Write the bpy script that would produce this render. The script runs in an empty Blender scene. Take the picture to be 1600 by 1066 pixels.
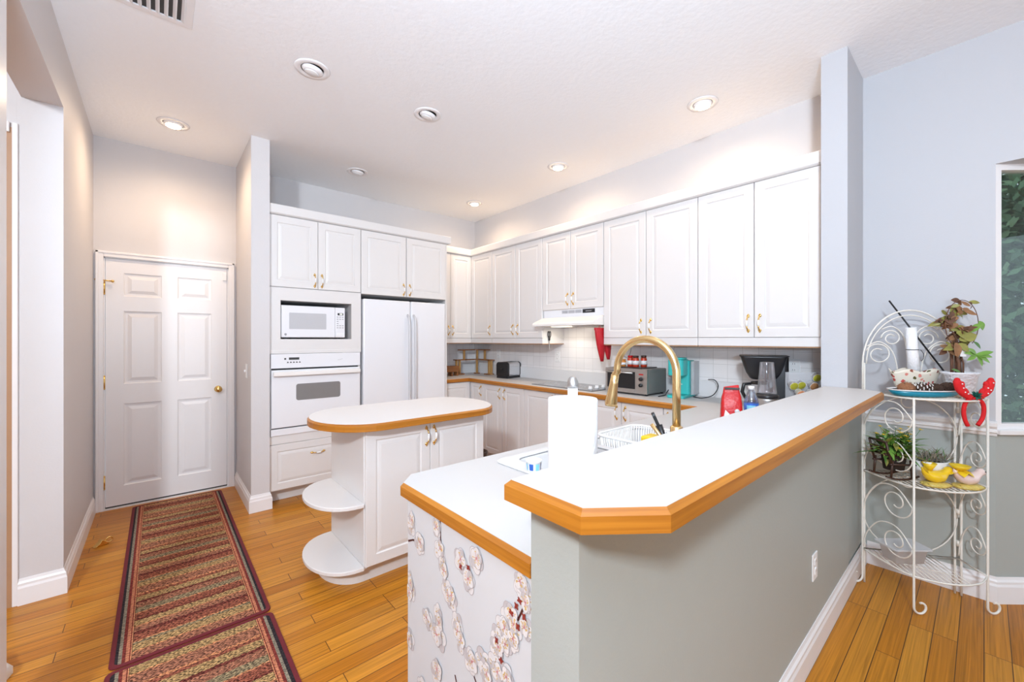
import bpy, bmesh, math, random
from mathutils import Vector, Matrix
PI = math.pi
random.seed(7)
SC = bpy.context.scene
COL = SC.collection

# ------------------------------------------------------------------ camera, world, light, exposure
H = 1.385
YAW = 0.7137
cam_d = bpy.data.cameras.new('camera')
cam = bpy.data.objects.new('camera', cam_d); COL.objects.link(cam)
cam.location = (0, 0, H)
cam.rotation_euler = (PI/2, 0, -YAW)
cam_d.sensor_width = 36.0
cam_d.lens = 638.7/1600*36.0
cam_d.shift_y = -3.0/1600
cam_d.clip_start = 0.02
SC.camera = cam

SC.view_settings.view_transform = 'Standard'
SC.view_settings.look = 'None'
SC.view_settings.gamma = 1.0
SC.view_settings.use_curve_mapping = False
SC.view_settings.exposure = -0.22
SC.cycles.use_denoising = True
SC.cycles.max_bounces = 10
SC.cycles.diffuse_bounces = 6
SC.cycles.sample_clamp_indirect = 6.0

world = bpy.data.worlds.new('daylight'); SC.world = world
world.use_nodes = True
wn = world.node_tree
bg = wn.nodes['Background']
bg.inputs['Color'].default_value = (0.80, 0.90, 1.0, 1)
bg.inputs['Strength'].default_value = 1.6

def area_light(name, loc, aim, sx, sy, power, color, parent=None):
    d = bpy.data.lights.new(name, 'AREA'); d.shape = 'RECTANGLE'; d.size = sx; d.size_y = sy
    d.energy = power; d.color = color
    o = bpy.data.objects.new(name, d); COL.objects.link(o)
    o.location = loc
    o.rotation_euler = (Vector(aim)-Vector(loc)).to_track_quat('-Z', 'Y').to_euler()
    return o
# added fill behind the camera, daylight at the side and bay, and the photographer's flash bounced off the ceiling
area_light('rear_fill_light', (0.2, -4.9, 1.25), (0.2, 4, 1.1), 4.2, 2.3, 14, (0.80, 0.90, 1.0))  # added soft fill from the unseen rear; no doors are known there
area_light('side_window_daylight', (-4.0, -1.6, 1.45), (1.0, 0.3, 1.2), 3.6, 2.0, 12, (0.78, 0.89, 1.0))
area_light('bay_daylight', (4.2, -1.5, 1.6), (0.0, -0.2, 0.9), 1.4, 1.3, 6, (0.84, 0.92, 1.0))
area_light('flash_hotspot_standin', (-1.72, -0.91, 2.88), (0.9, 2.0, 0.9), 0.34, 0.34, 200, (0.82, 0.91, 1.0))  # added key light standing in for the flash's hot spot on the ceiling
area_light('ceiling_bounce_flash', (-0.2, -0.45, 1.55), (0.1, 0.1, 3.01), 0.4, 0.4, 132, (0.62, 0.80, 1.0))

# ------------------------------------------------------------------ materials
def nodes_of(name):
    m = bpy.data.materials.new(name); m.use_nodes = True
    nt = m.node_tree
    return m, nt, nt.nodes['Principled BSDF']

def mat(name, color, rough=0.5, metal=0.0, var=0.04, scale=12.0, bump=0.0, bscale=60.0, spec=0.5, trans=0.0, coat=0.0):
    m, nt, b = nodes_of(name)
    n = nt.nodes; L = nt.links
    tc = n.new('ShaderNodeTexCoord')
    no = n.new('ShaderNodeTexNoise'); no.inputs['Scale'].default_value = scale; no.inputs['Detail'].default_value = 4
    L.new(tc.outputs['Object'], no.inputs['Vector'])
    mr = n.new('ShaderNodeMapRange'); mr.inputs[3].default_value = 1-var; mr.inputs[4].default_value = 1+var
    L.new(no.outputs['Fac'], mr.inputs[0])
    mx = n.new('ShaderNodeMix'); mx.data_type = 'RGBA'; mx.blend_type = 'MULTIPLY'; mx.inputs[0].default_value = 1
    mx.inputs[6].default_value = (*color, 1)
    L.new(mr.outputs[0], mx.inputs[7])
    L.new(mx.outputs[2], b.inputs['Base Color'])
    b.inputs['Roughness'].default_value = rough
    b.inputs['Metallic'].default_value = metal
    b.inputs['Specular IOR Level'].default_value = spec
    b.inputs['Transmission Weight'].default_value = trans
    b.inputs['Coat Weight'].default_value = coat
    if bump:
        n2 = n.new('ShaderNodeTexNoise'); n2.inputs['Scale'].default_value = bscale; n2.inputs['Detail'].default_value = 5
        L.new(tc.outputs['Object'], n2.inputs['Vector'])
        bp = n.new('ShaderNodeBump'); bp.inputs['Strength'].default_value = bump; bp.inputs['Distance'].default_value = 0.01
        L.new(n2.outputs['Fac'], bp.inputs['Height'])
        L.new(bp.outputs[0], b.inputs['Normal'])
    return m

def emit(name, color, strength):
    m, nt, b = nodes_of(name)
    b.inputs['Base Color'].default_value = (0.9, 0.9, 0.9, 1)
    b.inputs['Emission Color'].default_value = (*color, 1)
    b.inputs['Emission Strength'].default_value = strength
    return m

def wood_mat(name, dark, light, axis, rough=0.35, gs=1.0, band=False):
    m, nt, b = nodes_of(name); n = nt.nodes; L = nt.links
    tc = n.new('ShaderNodeTexCoord'); mp = n.new('ShaderNodeMapping')
    sc = [60*gs]*3; sc[axis] = 2.5*gs
    if band: sc = [2.2, 2.2, 110]
    mp.inputs['Scale'].default_value = sc
    L.new(tc.outputs['Object'], mp.inputs['Vector'])
    no = n.new('ShaderNodeTexNoise'); no.inputs['Scale'].default_value = 1.0; no.inputs['Detail'].default_value = 4; no.inputs['Distortion'].default_value = 0.12
    L.new(mp.outputs[0], no.inputs['Vector'])
    cr = n.new('ShaderNodeValToRGB')
    cr.color_ramp.elements[0].position = 0.32; cr.color_ramp.elements[0].color = (*dark, 1)
    cr.color_ramp.elements[1].position = 0.68; cr.color_ramp.elements[1].color = (*light, 1)
    L.new(no.outputs['Fac'], cr.inputs[0]); L.new(cr.outputs[0], b.inputs['Base Color'])
    b.inputs['Roughness'].default_value = rough
    return m

def floor_mat():
    m, nt, b = nodes_of('oak_floor'); n = nt.nodes; L = nt.links
    tc = n.new('ShaderNodeTexCoord')
    br = n.new('ShaderNodeTexBrick')
    br.offset = 0.37; br.offset_frequency = 3; br.squash = 1.0
    br.inputs['Color1'].default_value = (0.0, 0.0, 0.0, 1); br.inputs['Color2'].default_value = (1, 1, 1, 1)
    br.inputs['Mortar'].default_value = (0.5, 0.5, 0.5, 1)
    br.inputs['Scale'].default_value = 1.0; br.inputs['Mortar Size'].default_value = 0.0017
    br.inputs['Mortar Smooth'].default_value = 0.2; br.inputs['Bias'].default_value = 0.0
    br.inputs['Brick Width'].default_value = 0.92; br.inputs['Row Height'].default_value = 0.079
    L.new(tc.outputs['Object'], br.inputs['Vector'])
    # tone per plank
    cr = n.new('ShaderNodeValToRGB')
    e = cr.color_ramp.elements
    e[0].position = 0.0; e[0].color = (0.43, 0.150, 0.011, 1)
    e[1].position = 1.0; e[1].color = (0.57, 0.25, 0.030, 1)
    x = e.new(0.5); x.color = (0.51, 0.198, 0.018, 1)
    L.new(br.outputs['Color'], cr.inputs[0])
    mp = n.new('ShaderNodeMapping'); mp.inputs['Scale'].default_value = (1.6, 95, 1)
    L.new(tc.outputs['Object'], mp.inputs['Vector'])
    # shift grain per plank
    ad = n.new('ShaderNodeVectorMath'); ad.operation = 'ADD'
    sc = n.new('ShaderNodeVectorMath'); sc.operation = 'SCALE'; sc.inputs[3].default_value = 17
    L.new(br.outputs['Color'], sc.inputs[0]); L.new(mp.outputs[0], ad.inputs[0]); L.new(sc.outputs[0], ad.inputs[1])
    no = n.new('ShaderNodeTexNoise'); no.inputs['Scale'].default_value = 1; no.inputs['Detail'].default_value = 7; no.inputs['Distortion'].default_value = 1.2
    L.new(ad.outputs[0], no.inputs['Vector'])
    mr = n.new('ShaderNodeMapRange'); mr.inputs[1].default_value = 0.3; mr.inputs[2].default_value = 0.7; mr.inputs[3].default_value = 0.68; mr.inputs[4].default_value = 1.2
    L.new(no.outputs['Fac'], mr.inputs[0])
    mx = n.new('ShaderNodeMix'); mx.data_type = 'RGBA'; mx.blend_type = 'MULTIPLY'; mx.inputs[0].default_value = 1
    L.new(cr.outputs[0], mx.inputs[6]); L.new(mr.outputs[0], mx.inputs[7])
    seam = n.new('ShaderNodeMix'); seam.data_type = 'RGBA'
    L.new(br.outputs['Fac'], seam.inputs[0]); L.new(mx.outputs[2], seam.inputs[6]); seam.inputs[7].default_value = (0.09, 0.035, 0.01, 1)
    L.new(seam.outputs[2], b.inputs['Base Color'])
    b.inputs['Roughness'].default_value = 0.30; b.inputs['Specular IOR Level'].default_value = 0.22
    bp = n.new('ShaderNodeBump'); bp.inputs['Strength'].default_value = 0.25; bp.inputs['Distance'].default_value = 0.002; bp.invert = True
    L.new(br.outputs['Fac'], bp.inputs['Height']); L.new(bp.outputs[0], b.inputs['Normal'])
    return m

def tile_mat(name, swap):
    m, nt, b = nodes_of(name); n = nt.nodes; L = nt.links
    tc = n.new('ShaderNodeTexCoord'); sp = n.new('ShaderNodeSeparateXYZ'); cb = n.new('ShaderNodeCombineXYZ')
    L.new(tc.outputs['Object'], sp.inputs[0])
    L.new(sp.outputs[1 if swap else 0], cb.inputs[0]); L.new(sp.outputs[2], cb.inputs[1])
    br = n.new('ShaderNodeTexBrick'); br.offset = 0.0
    br.inputs['Color1'].default_value = (0.80, 0.775, 0.77, 1); br.inputs['Color2'].default_value = (0.84, 0.815, 0.81, 1)
    br.inputs['Mortar'].default_value = (0.62, 0.60, 0.59, 1)
    br.inputs['Scale'].default_value = 1; br.inputs['Mortar Size'].default_value = 0.0016
    br.inputs['Brick Width'].default_value = 0.108; br.inputs['Row Height'].default_value = 0.108
    L.new(cb.outputs[0], br.inputs['Vector']); L.new(br.outputs['Color'], b.inputs['Base Color'])
    b.inputs['Roughness'].default_value = 0.22
    return m

def wall_two_tone(name):                      # lavender paint above the chair rail, sage below it
    m, nt, b = nodes_of(name); n = nt.nodes; L = nt.links
    tc = n.new('ShaderNodeTexCoord'); sp = n.new('ShaderNodeSeparateXYZ'); L.new(tc.outputs['Object'], sp.inputs[0])
    gt = n.new('ShaderNodeMath'); gt.operation = 'GREATER_THAN'; gt.inputs[1].default_value = 0.93
    L.new(sp.outputs[2], gt.inputs[0])
    mx = n.new('ShaderNodeMix'); mx.data_type = 'RGBA'
    mx.inputs[6].default_value = (*SAGE, 1); mx.inputs[7].default_value = (*LAV, 1)
    L.new(gt.outputs[0], mx.inputs[0]); L.new(mx.outputs[2], b.inputs['Base Color'])
    no = n.new('ShaderNodeTexNoise'); no.inputs['Scale'].default_value = 120
    L.new(tc.outputs['Object'], no.inputs['Vector'])
    bp = n.new('ShaderNodeBump'); bp.inputs['Strength'].default_value = 0.05; bp.inputs['Distance'].default_value = 0.01
    L.new(no.outputs['Fac'], bp.inputs['Height']); L.new(bp.outputs[0], b.inputs['Normal'])
    b.inputs['Roughness'].default_value = 0.5
    return m

def rug_mat():
    m, nt, b = nodes_of('rug_field'); n = nt.nodes; L = nt.links
    tc = n.new('ShaderNodeTexCoord'); sp = n.new('ShaderNodeSeparateXYZ'); L.new(tc.outputs['Object'], sp.inputs[0])
    # zigzag edge of each band
    wob = n.new('ShaderNodeTexNoise'); wob.inputs['Scale'].default_value = 70; wob.inputs['Detail'].default_value = 2
    L.new(tc.outputs['Object'], wob.inputs['Vector'])
    w2 = n.new('ShaderNodeMath'); w2.operation = 'MULTIPLY_ADD'; w2.inputs[1].default_value = 0.022; w2.inputs[2].default_value = 0
    L.new(wob.outputs['Fac'], w2.inputs[0])
    yy = n.new('ShaderNodeMath'); yy.operation = 'ADD'; L.new(sp.outputs[1], yy.inputs[0]); L.new(w2.outputs[0], yy.inputs[1])
    dv = n.new('ShaderNodeMath'); dv.operation = 'DIVIDE'; dv.inputs[1].default_value = 0.62; L.new(yy.outputs[0], dv.inputs[0])
    fr = n.new('ShaderNodeMath'); fr.operation = 'FRACT'; L.new(dv.outputs[0], fr.inputs[0])
    cr = n.new('ShaderNodeValToRGB'); cr.color_ramp.interpolation = 'CONSTANT'
    red = (0.215, 0.075, 0.052, 1); dred = (0.125, 0.035, 0.03, 1); gold = (0.30, 0.21, 0.105, 1); sal = (0.42, 0.20, 0.105, 1); grn = (0.20, 0.17, 0.11, 1); rose = (0.25, 0.115, 0.078, 1)
    stops = [(0, sal), (0.02, rose), (0.13, sal), (0.145, gold), (0.23, grn), (0.26, sal), (0.275, red), (0.36, dred), (0.40, rose), (0.47, sal), (0.485, gold), (0.56, dred), (0.585, red), (0.67, sal), (0.685, grn), (0.76, rose), (0.84, dred), (0.875, gold), (0.96, red)]
    e = cr.color_ramp.elements
    e[0].position = 0; e[0].color = stops[0][1]; e[1].position = stops[1][0]; e[1].color = stops[1][1]
    for p, c in stops[2:]:
        x = e.new(p); x.color = c
    L.new(fr.outputs[0], cr.inputs[0])
    # woven flecks
    mp = n.new('ShaderNodeMapping'); mp.inputs['Scale'].default_value = (85, 170, 1); mp.inputs['Rotation'].default_value = (0, 0, 0.6)
    L.new(tc.outputs['Object'], mp.inputs['Vector'])
    fl = n.new('ShaderNodeTexNoise'); fl.inputs['Scale'].default_value = 1; fl.inputs['Detail'].default_value = 2
    L.new(mp.outputs[0], fl.inputs['Vector'])
    flr = n.new('ShaderNodeValToRGB'); flr.color_ramp.elements[0].position = 0.42; flr.color_ramp.elements[0].color = (0.16, 0.13, 0.13, 1)
    flr.color_ramp.elements[1].position = 0.60; flr.color_ramp.elements[1].color = (2.15, 1.95, 1.65, 1)
    L.new(fl.outputs['Fac'], flr.inputs[0])
    mx = n.new('ShaderNodeMix'); mx.data_type = 'RGBA'; mx.blend_type = 'MULTIPLY'; mx.inputs[0].default_value = 0.85
    L.new(cr.outputs[0], mx.inputs[6]); L.new(flr.outputs[0], mx.inputs[7])
    # ladder edge along both long sides: grey, dark red, salmon
    ab = n.new('ShaderNodeMath'); ab.operation = 'ABSOLUTE'; L.new(sp.outputs[0], ab.inputs[0])
    er = n.new('ShaderNodeValToRGB'); er.color_ramp.interpolation = 'CONSTANT'
    ee = er.color_ramp.elements
    ee[0].position = 0.0; ee[0].color = (0, 0, 0, 1); ee[1].position = 0.225; ee[1].color = (0.50, 0.24, 0.13, 1)
    for p, c in ((0.2285, (0.16, 0.03, 0.025, 1)), (0.234, (0.42, 0.17, 0.10, 1)), (0.246, (0.17, 0.035, 0.03, 1)), (0.256, (0.21, 0.19, 0.15, 1)), (0.269, (0.03, 0.025, 0.03, 1))):
        x = ee.new(p); x.color = c
    L.new(ab.outputs[0], er.inputs[0])
    gt = n.new('ShaderNodeMath'); gt.operation = 'GREATER_THAN'; gt.inputs[1].default_value = 0.225; L.new(ab.outputs[0], gt.inputs[0])
    m2 = n.new('ShaderNodeMix'); m2.data_type = 'RGBA'
    L.new(gt.outputs[0], m2.inputs[0]); L.new(mx.outputs[2], m2.inputs[6])
    m3 = n.new('ShaderNodeMix'); m3.data_type = 'RGBA'; m3.blend_type = 'MULTIPLY'; m3.inputs[0].default_value = 0.45
    L.new(er.outputs[0], m3.inputs[6]); L.new(flr.outputs[0], m3.inputs[7])
    L.new(m3.outputs[2], m2.inputs[7])
    L.new(m2.outputs[2], b.inputs['Base Color'])
    b.inputs['Roughness'].default_value = 0.95; b.inputs['Specular IOR Level'].default_value = 0.1
    bp = n.new('ShaderNodeBump'); bp.inputs['Strength'].default_value = 0.6; bp.inputs['Distance'].default_value = 0.004
    L.new(fl.outputs['Fac'], bp.inputs['Height']); L.new(bp.outputs[0], b.inputs['Normal'])
    return m

def glass_mat(name, tint, gloss=0.12, rough=0.02, top=0.7, milk=0.0):
    m = bpy.data.materials.new(name); m.use_nodes = True
    nt = m.node_tree; n = nt.nodes; L = nt.links; n.clear()
    out = n.new('ShaderNodeOutputMaterial'); mx = n.new('ShaderNodeMixShader')
    tr = n.new('ShaderNodeBsdfTransparent'); tr.inputs[0].default_value = (*tint, 1)
    gl = n.new('ShaderNodeBsdfGlossy'); gl.inputs['Roughness'].default_value = rough
    lw = n.new('ShaderNodeLayerWeight'); lw.inputs[0].default_value = 0.35
    mr = n.new('ShaderNodeMapRange'); mr.inputs[3].default_value = gloss; mr.inputs[4].default_value = top
    L.new(lw.outputs['Fresnel'], mr.inputs[0]); L.new(mr.outputs[0], mx.inputs[0])
    L.new(tr.outputs[0], mx.inputs[1]); L.new(gl.outputs[0], mx.inputs[2])
    if milk:
        df = n.new('ShaderNodeBsdfDiffuse'); df.inputs[0].default_value = (0.85, 0.85, 0.87, 1)
        m2 = n.new('ShaderNodeMixShader'); m2.inputs[0].default_value = milk
        L.new(mx.outputs[0], m2.inputs[1]); L.new(df.outputs[0], m2.inputs[2]); L.new(m2.outputs[0], out.inputs[0])
    else: L.new(mx.outputs[0], out.inputs[0])
    return m

def speckle(name, base, spots, scale, thr, rough=0.3):     # printed sprigs on a pale ground
    m, nt, b = nodes_of(name); n = nt.nodes; L = nt.links
    tc = n.new('ShaderNodeTexCoord')
    vo = n.new('ShaderNodeTexVoronoi'); vo.inputs['Scale'].default_value = scale
    L.new(tc.outputs['Object'], vo.inputs['Vector'])
    no = n.new('ShaderNodeTexNoise'); no.inputs['Scale'].default_value = scale*2.5
    L.new(tc.outputs['Object'], no.inputs['Vector'])
    ad = n.new('ShaderNodeMath'); ad.operation = 'MULTIPLY_ADD'; ad.inputs[1].default_value = 0.5
    L.new(no.outputs['Fac'], ad.inputs[0]); L.new(vo.outputs['Distance'], ad.inputs[2])
    lt = n.new('ShaderNodeMath'); lt.operation = 'LESS_THAN'; lt.inputs[1].default_value = thr
    L.new(ad.outputs[0], lt.inputs[0])
    sp = n.new('ShaderNodeSeparateColor'); L.new(vo.outputs['Color'], sp.inputs[0])
    cr = n.new('ShaderNodeValToRGB'); cr.color_ramp.interpolation = 'CONSTANT'
    e = cr.color_ramp.elements
    e[0].position = 0; e[0].color = (*spots[0], 1); e[1].position = 1/len(spots); e[1].color = (*spots[1], 1)
    for i, c in enumerate(spots[2:]):
        x = e.new((i+2)/len(spots)); x.color = (*c, 1)
    L.new(sp.outputs[0], cr.inputs[0])
    mx = n.new('ShaderNodeMix'); mx.data_type = 'RGBA'
    L.new(lt.outputs[0], mx.inputs[0]); mx.inputs[6].default_value = (*base, 1); L.new(cr.outputs[0], mx.inputs[7])
    L.new(mx.outputs[2], b.inputs['Base Color']); b.inputs['Roughness'].default_value = rough
    return m

LAV = (0.50, 0.502, 0.525)
SAGE = (0.40, 0.43, 0.41)
M = {}
M['wall'] = mat('wall_paint', (0.635, 0.61, 0.61), 0.5, var=0.012, bump=0.06, bscale=130)
M['wall2'] = wall_two_tone('dining_wall_paint')
M['sage'] = mat('sage_paint', SAGE, 0.45, var=0.02, bump=0.06, bscale=120)
M['lav'] = mat('lavender_paint', LAV, 0.5, var=0.012, bump=0.05, bscale=120)
M['ceiling'] = mat('ceiling_knockdown', (0.93, 0.94, 0.955), 0.9, var=0.012, scale=30, bump=0.22, bscale=38)
M['trim'] = mat('white_trim', (0.83, 0.81, 0.81), 0.35, var=0.01)
M['cab'] = mat('white_thermofoil', (0.73, 0.706, 0.692), 0.38, var=0.008)
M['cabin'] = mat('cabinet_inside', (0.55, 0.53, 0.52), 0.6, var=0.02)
M['lam'] = mat('white_laminate', (0.55, 0.543, 0.54), 0.42, var=0.012, scale=200)  # laminate colour darkened against the strong light on bar and peninsula
M['lam_bright'] = mat('white_laminate_brightened', (0.72, 0.71, 0.71), 0.42, var=0.012, scale=200)  # brightened copy of the laminate, light put into its colour for upstand and island
M['oak'] = wood_mat('oak_edge', (0.31, 0.10, 0.007), (0.48, 0.185, 0.019), 0, 0.35, band=True)
M['oaky'] = wood_mat('oak_edge_y', (0.31, 0.10, 0.007), (0.48, 0.185, 0.019), 1, 0.35, band=True)
M['floor'] = floor_mat()
M['tilex'] = tile_mat('tile_back', False)
M['tiley'] = tile_mat('tile_side', True)
M['appl'] = mat('white_enamel', (0.80, 0.80, 0.825), 0.25, var=0.005)
M['applcream'] = mat('cream_enamel', (0.84, 0.81, 0.78), 0.3, var=0.005)
M['dark'] = mat('dark_plastic', (0.012, 0.012, 0.014), 0.3, var=0.05)
M['gap'] = mat('dark_gap', (0.05, 0.05, 0.05), 0.7)
M['grey'] = mat('grey_plastic', (0.36, 0.36, 0.38), 0.4)
M['lgrey'] = mat('light_grey_plastic', (0.60, 0.60, 0.62), 0.4)
M['ovenglass'] = mat('oven_window_mesh', (0.22, 0.21, 0.205), 0.25, var=0.12, scale=400)
M['mwglass'] = mat('microwave_window_mesh', (0.52, 0.52, 0.54), 0.3, var=0.06, scale=400)
M['brass'] = mat('polished_brass', (0.78, 0.52, 0.18), 0.22, 1.0, var=0.05)
M['sinkw'] = mat('white_composite_sink', (0.68, 0.68, 0.685), 0.25, var=0.01)
M['gold'] = mat('brushed_gold', (0.80, 0.58, 0.29), 0.27, 1.0, var=0.03, scale=80)
M['porc'] = mat('white_porcelain', (0.85, 0.85, 0.85), 0.12, var=0.01)
M['steel'] = mat('brushed_steel', (0.50, 0.49, 0.48), 0.42, 1.0, var=0.05, scale=60)
M['steeld'] = mat('grey_steel_case', (0.27, 0.265, 0.26), 0.55, 0.5, var=0.05)
M['chrome'] = mat('chrome', (0.75, 0.75, 0.76), 0.12, 1.0, var=0.02)
M['cooktop'] = mat('grey_ceramic_glass', (0.20, 0.20, 0.21), 0.12, var=0.05)
M['paper'] = mat('paper_towel', (0.86, 0.86, 0.87), 0.95, var=0.01, bump=0.35, bscale=110)
M['white'] = mat('white_plastic', (0.82, 0.82, 0.82), 0.4, var=0.01)
M['red'] = mat('red_silicone', (0.50, 0.012, 0.022), 0.45, var=0.08)
M['redfoil'] = mat('red_foil', (0.50, 0.004, 0.006), 0.38, var=0.1, scale=40, bump=0.3, bscale=50)
M['teal'] = mat('teal_plastic', (0.035, 0.47, 0.45), 0.35, var=0.03)
M['tealdish'] = mat('blue_dish', (0.01, 0.23, 0.34), 0.3, var=0.04)
M['clear'] = glass_mat('clear_plastic', (0.97, 0.97, 0.98), 0.06, 0.12, 0.6, 0.3)
M['frost'] = glass_mat('frosted_plastic', (0.98, 0.98, 0.99), 0.05, 0.15, 0.4, 0.5)
M['clearb'] = glass_mat('bottle_plastic', (0.93, 0.95, 0.97), 0.12, 0.05)
M['pane'] = glass_mat('window_pane', (0.80, 0.86, 0.85), 0.015, 0.01, 0.22)
M['bluelabel'] = mat('blue_label', (0.02, 0.10, 0.42), 0.4, var=0.25, scale=50)
M['lblabel'] = mat('pale_blue_label', (0.22, 0.58, 0.78), 0.4, var=0.3, scale=45)
M['iron'] = mat('cream_painted_iron', (0.80, 0.76, 0.69), 0.45, var=0.08, scale=60)
M['brown'] = mat('dark_stained_wood', (0.055, 0.024, 0.015), 0.45, var=0.25, scale=40)
M['pine'] = wood_mat('golden_pine', (0.40, 0.20, 0.06), (0.60, 0.36, 0.13), 2, 0.5)
M['pined'] = wood_mat('brown_stained_pine', (0.20, 0.075, 0.022), (0.32, 0.13, 0.045), 0, 0.5)
M['soil'] = mat('potting_soil', (0.03, 0.02, 0.015), 0.95, var=0.4, scale=80)
M['leaf'] = mat('green_leaf', (0.075, 0.19, 0.035), 0.5, var=0.35, scale=30)
M['leafb'] = mat('bright_leaf', (0.16, 0.33, 0.05), 0.45, var=0.3, scale=30)
M['leafo'] = mat('olive_leaf', (0.26, 0.25, 0.06), 0.5, var=0.4, scale=25)
M['leafd'] = mat('withered_leaf', (0.27, 0.135, 0.06), 0.7, var=0.5, scale=40)
M['heath'] = mat('dried_heather', (0.30, 0.26, 0.20), 0.9, var=0.4, scale=50)
M['stem'] = mat('brown_stem', (0.13, 0.06, 0.035), 0.8, var=0.4, scale=40)
M['yel'] = mat('yellow_petal', (0.80, 0.55, 0.02), 0.35, var=0.1)
M['yelg'] = mat('yellow_glaze', (0.85, 0.56, 0.015), 0.2, var=0.06, coat=0.5)
M['pinkw'] = mat('pale_pink_glaze', (0.80, 0.63, 0.58), 0.25, var=0.06, coat=0.5)
M['nest'] = mat('straw_yellow_glaze', (0.62, 0.48, 0.12), 0.4, var=0.35, scale=90)
M['cone'] = mat('pine_cone_scale', (0.075, 0.038, 0.024), 0.8, var=0.4, scale=60)
M['conew'] = mat('frosted_scale_tip', (0.75, 0.70, 0.66), 0.7, var=0.2, scale=60)
M['cork'] = mat('brown_fibre', (0.28, 0.125, 0.06), 0.9, var=0.4, scale=120, bump=0.8, bscale=120)
M['green'] = mat('green_felt', (0.008, 0.12, 0.09), 0.9, var=0.3, scale=90)
M['felt'] = mat('red_felt', (0.62, 0.008, 0.012), 0.8, var=0.12, scale=70)
M['floralpot'] = speckle('rose_printed_ceramic', (0.80, 0.74, 0.62), [(0.62, 0.10, 0.09), (0.70, 0.25, 0.20), (0.12, 0.10, 0.03), (0.75, 0.30, 0.24), (0.28, 0.08, 0.05)], 34, 0.56)
M['basketw'] = mat('white_basketweave', (0.76, 0.76, 0.79), 0.6, var=0.06, scale=60, bump=0.7, bscale=70)
M['rug'] = rug_mat()
M['rugb'] = mat('burgundy_binding', (0.13, 0.008, 0.014), 0.85, var=0.2, scale=60)
M['tan'] = mat('tan_door', (0.42, 0.235, 0.125), 0.5, var=0.06)
M['petal'] = mat('printed_white_petal', (0.68, 0.66, 0.66), 0.4, var=0.16, scale=70)
M['petalg'] = mat('printed_grey_petal', (0.40, 0.36, 0.37), 0.4, var=0.12, scale=90)
M['petalm'] = mat('printed_shaded_petal', (0.50, 0.47, 0.48), 0.4, var=0.2, scale=70)
M['branch'] = mat('printed_branch', (0.07, 0.018, 0.016), 0.4, var=0.3)
M['bud'] = mat('printed_red_bud', (0.24, 0.03, 0.025), 0.4, var=0.3)
M['stamen'] = mat('printed_stamen', (0.58, 0.40, 0.13), 0.4, var=0.3)
M['heart'] = mat('printed_pink_heart', (0.48, 0.17, 0.17), 0.4, var=0.3)
M['panel'] = mat('blossom_panel_ground', (0.60, 0.612, 0.632), 0.3, var=0.02, scale=6)
M['lens_on'] = emit('lit_lamp_lens', (1.0, 0.80, 0.50), 36.0)
M['lens_off'] = mat('frosted_lens', (0.82, 0.82, 0.82), 0.3)
M['hoodlamp'] = emit('hood_lamp_lens', (1.0, 0.88, 0.66), 2.5)
M['led'] = emit('green_display', (0.35, 0.5, 0.05), 0.35)
M['bluecloth'] = mat('blue_cloth', (0.03, 0.03, 0.13), 0.9, var=0.3)
M['jarred'] = mat('red_sauce', (0.50, 0.05, 0.02), 0.25, var=0.3, scale=60)
M['jarorange'] = mat('orange_spice', (0.60, 0.22, 0.04), 0.25, var=0.3, scale=60)
M['handleblk'] = mat('black_handle', (0.012, 0.012, 0.014), 0.35)
M['bark'] = mat('tree_bark', (0.10, 0.07, 0.05), 0.9, var=0.4)
M['tl1'] = mat('tree_leaf_dark', (0.06, 0.12, 0.06), 0.6, var=0.5, scale=4)
M['tl2'] = mat('tree_leaf_mid', (0.13, 0.24, 0.12), 0.6, var=0.5, scale=4)
M['tl3'] = mat('tree_leaf_light', (0.24, 0.36, 0.20), 0.6, var=0.5, scale=4)
M['lawn'] = mat('lawn_green', (0.10, 0.17, 0.06), 0.9, var=0.4)

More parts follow.
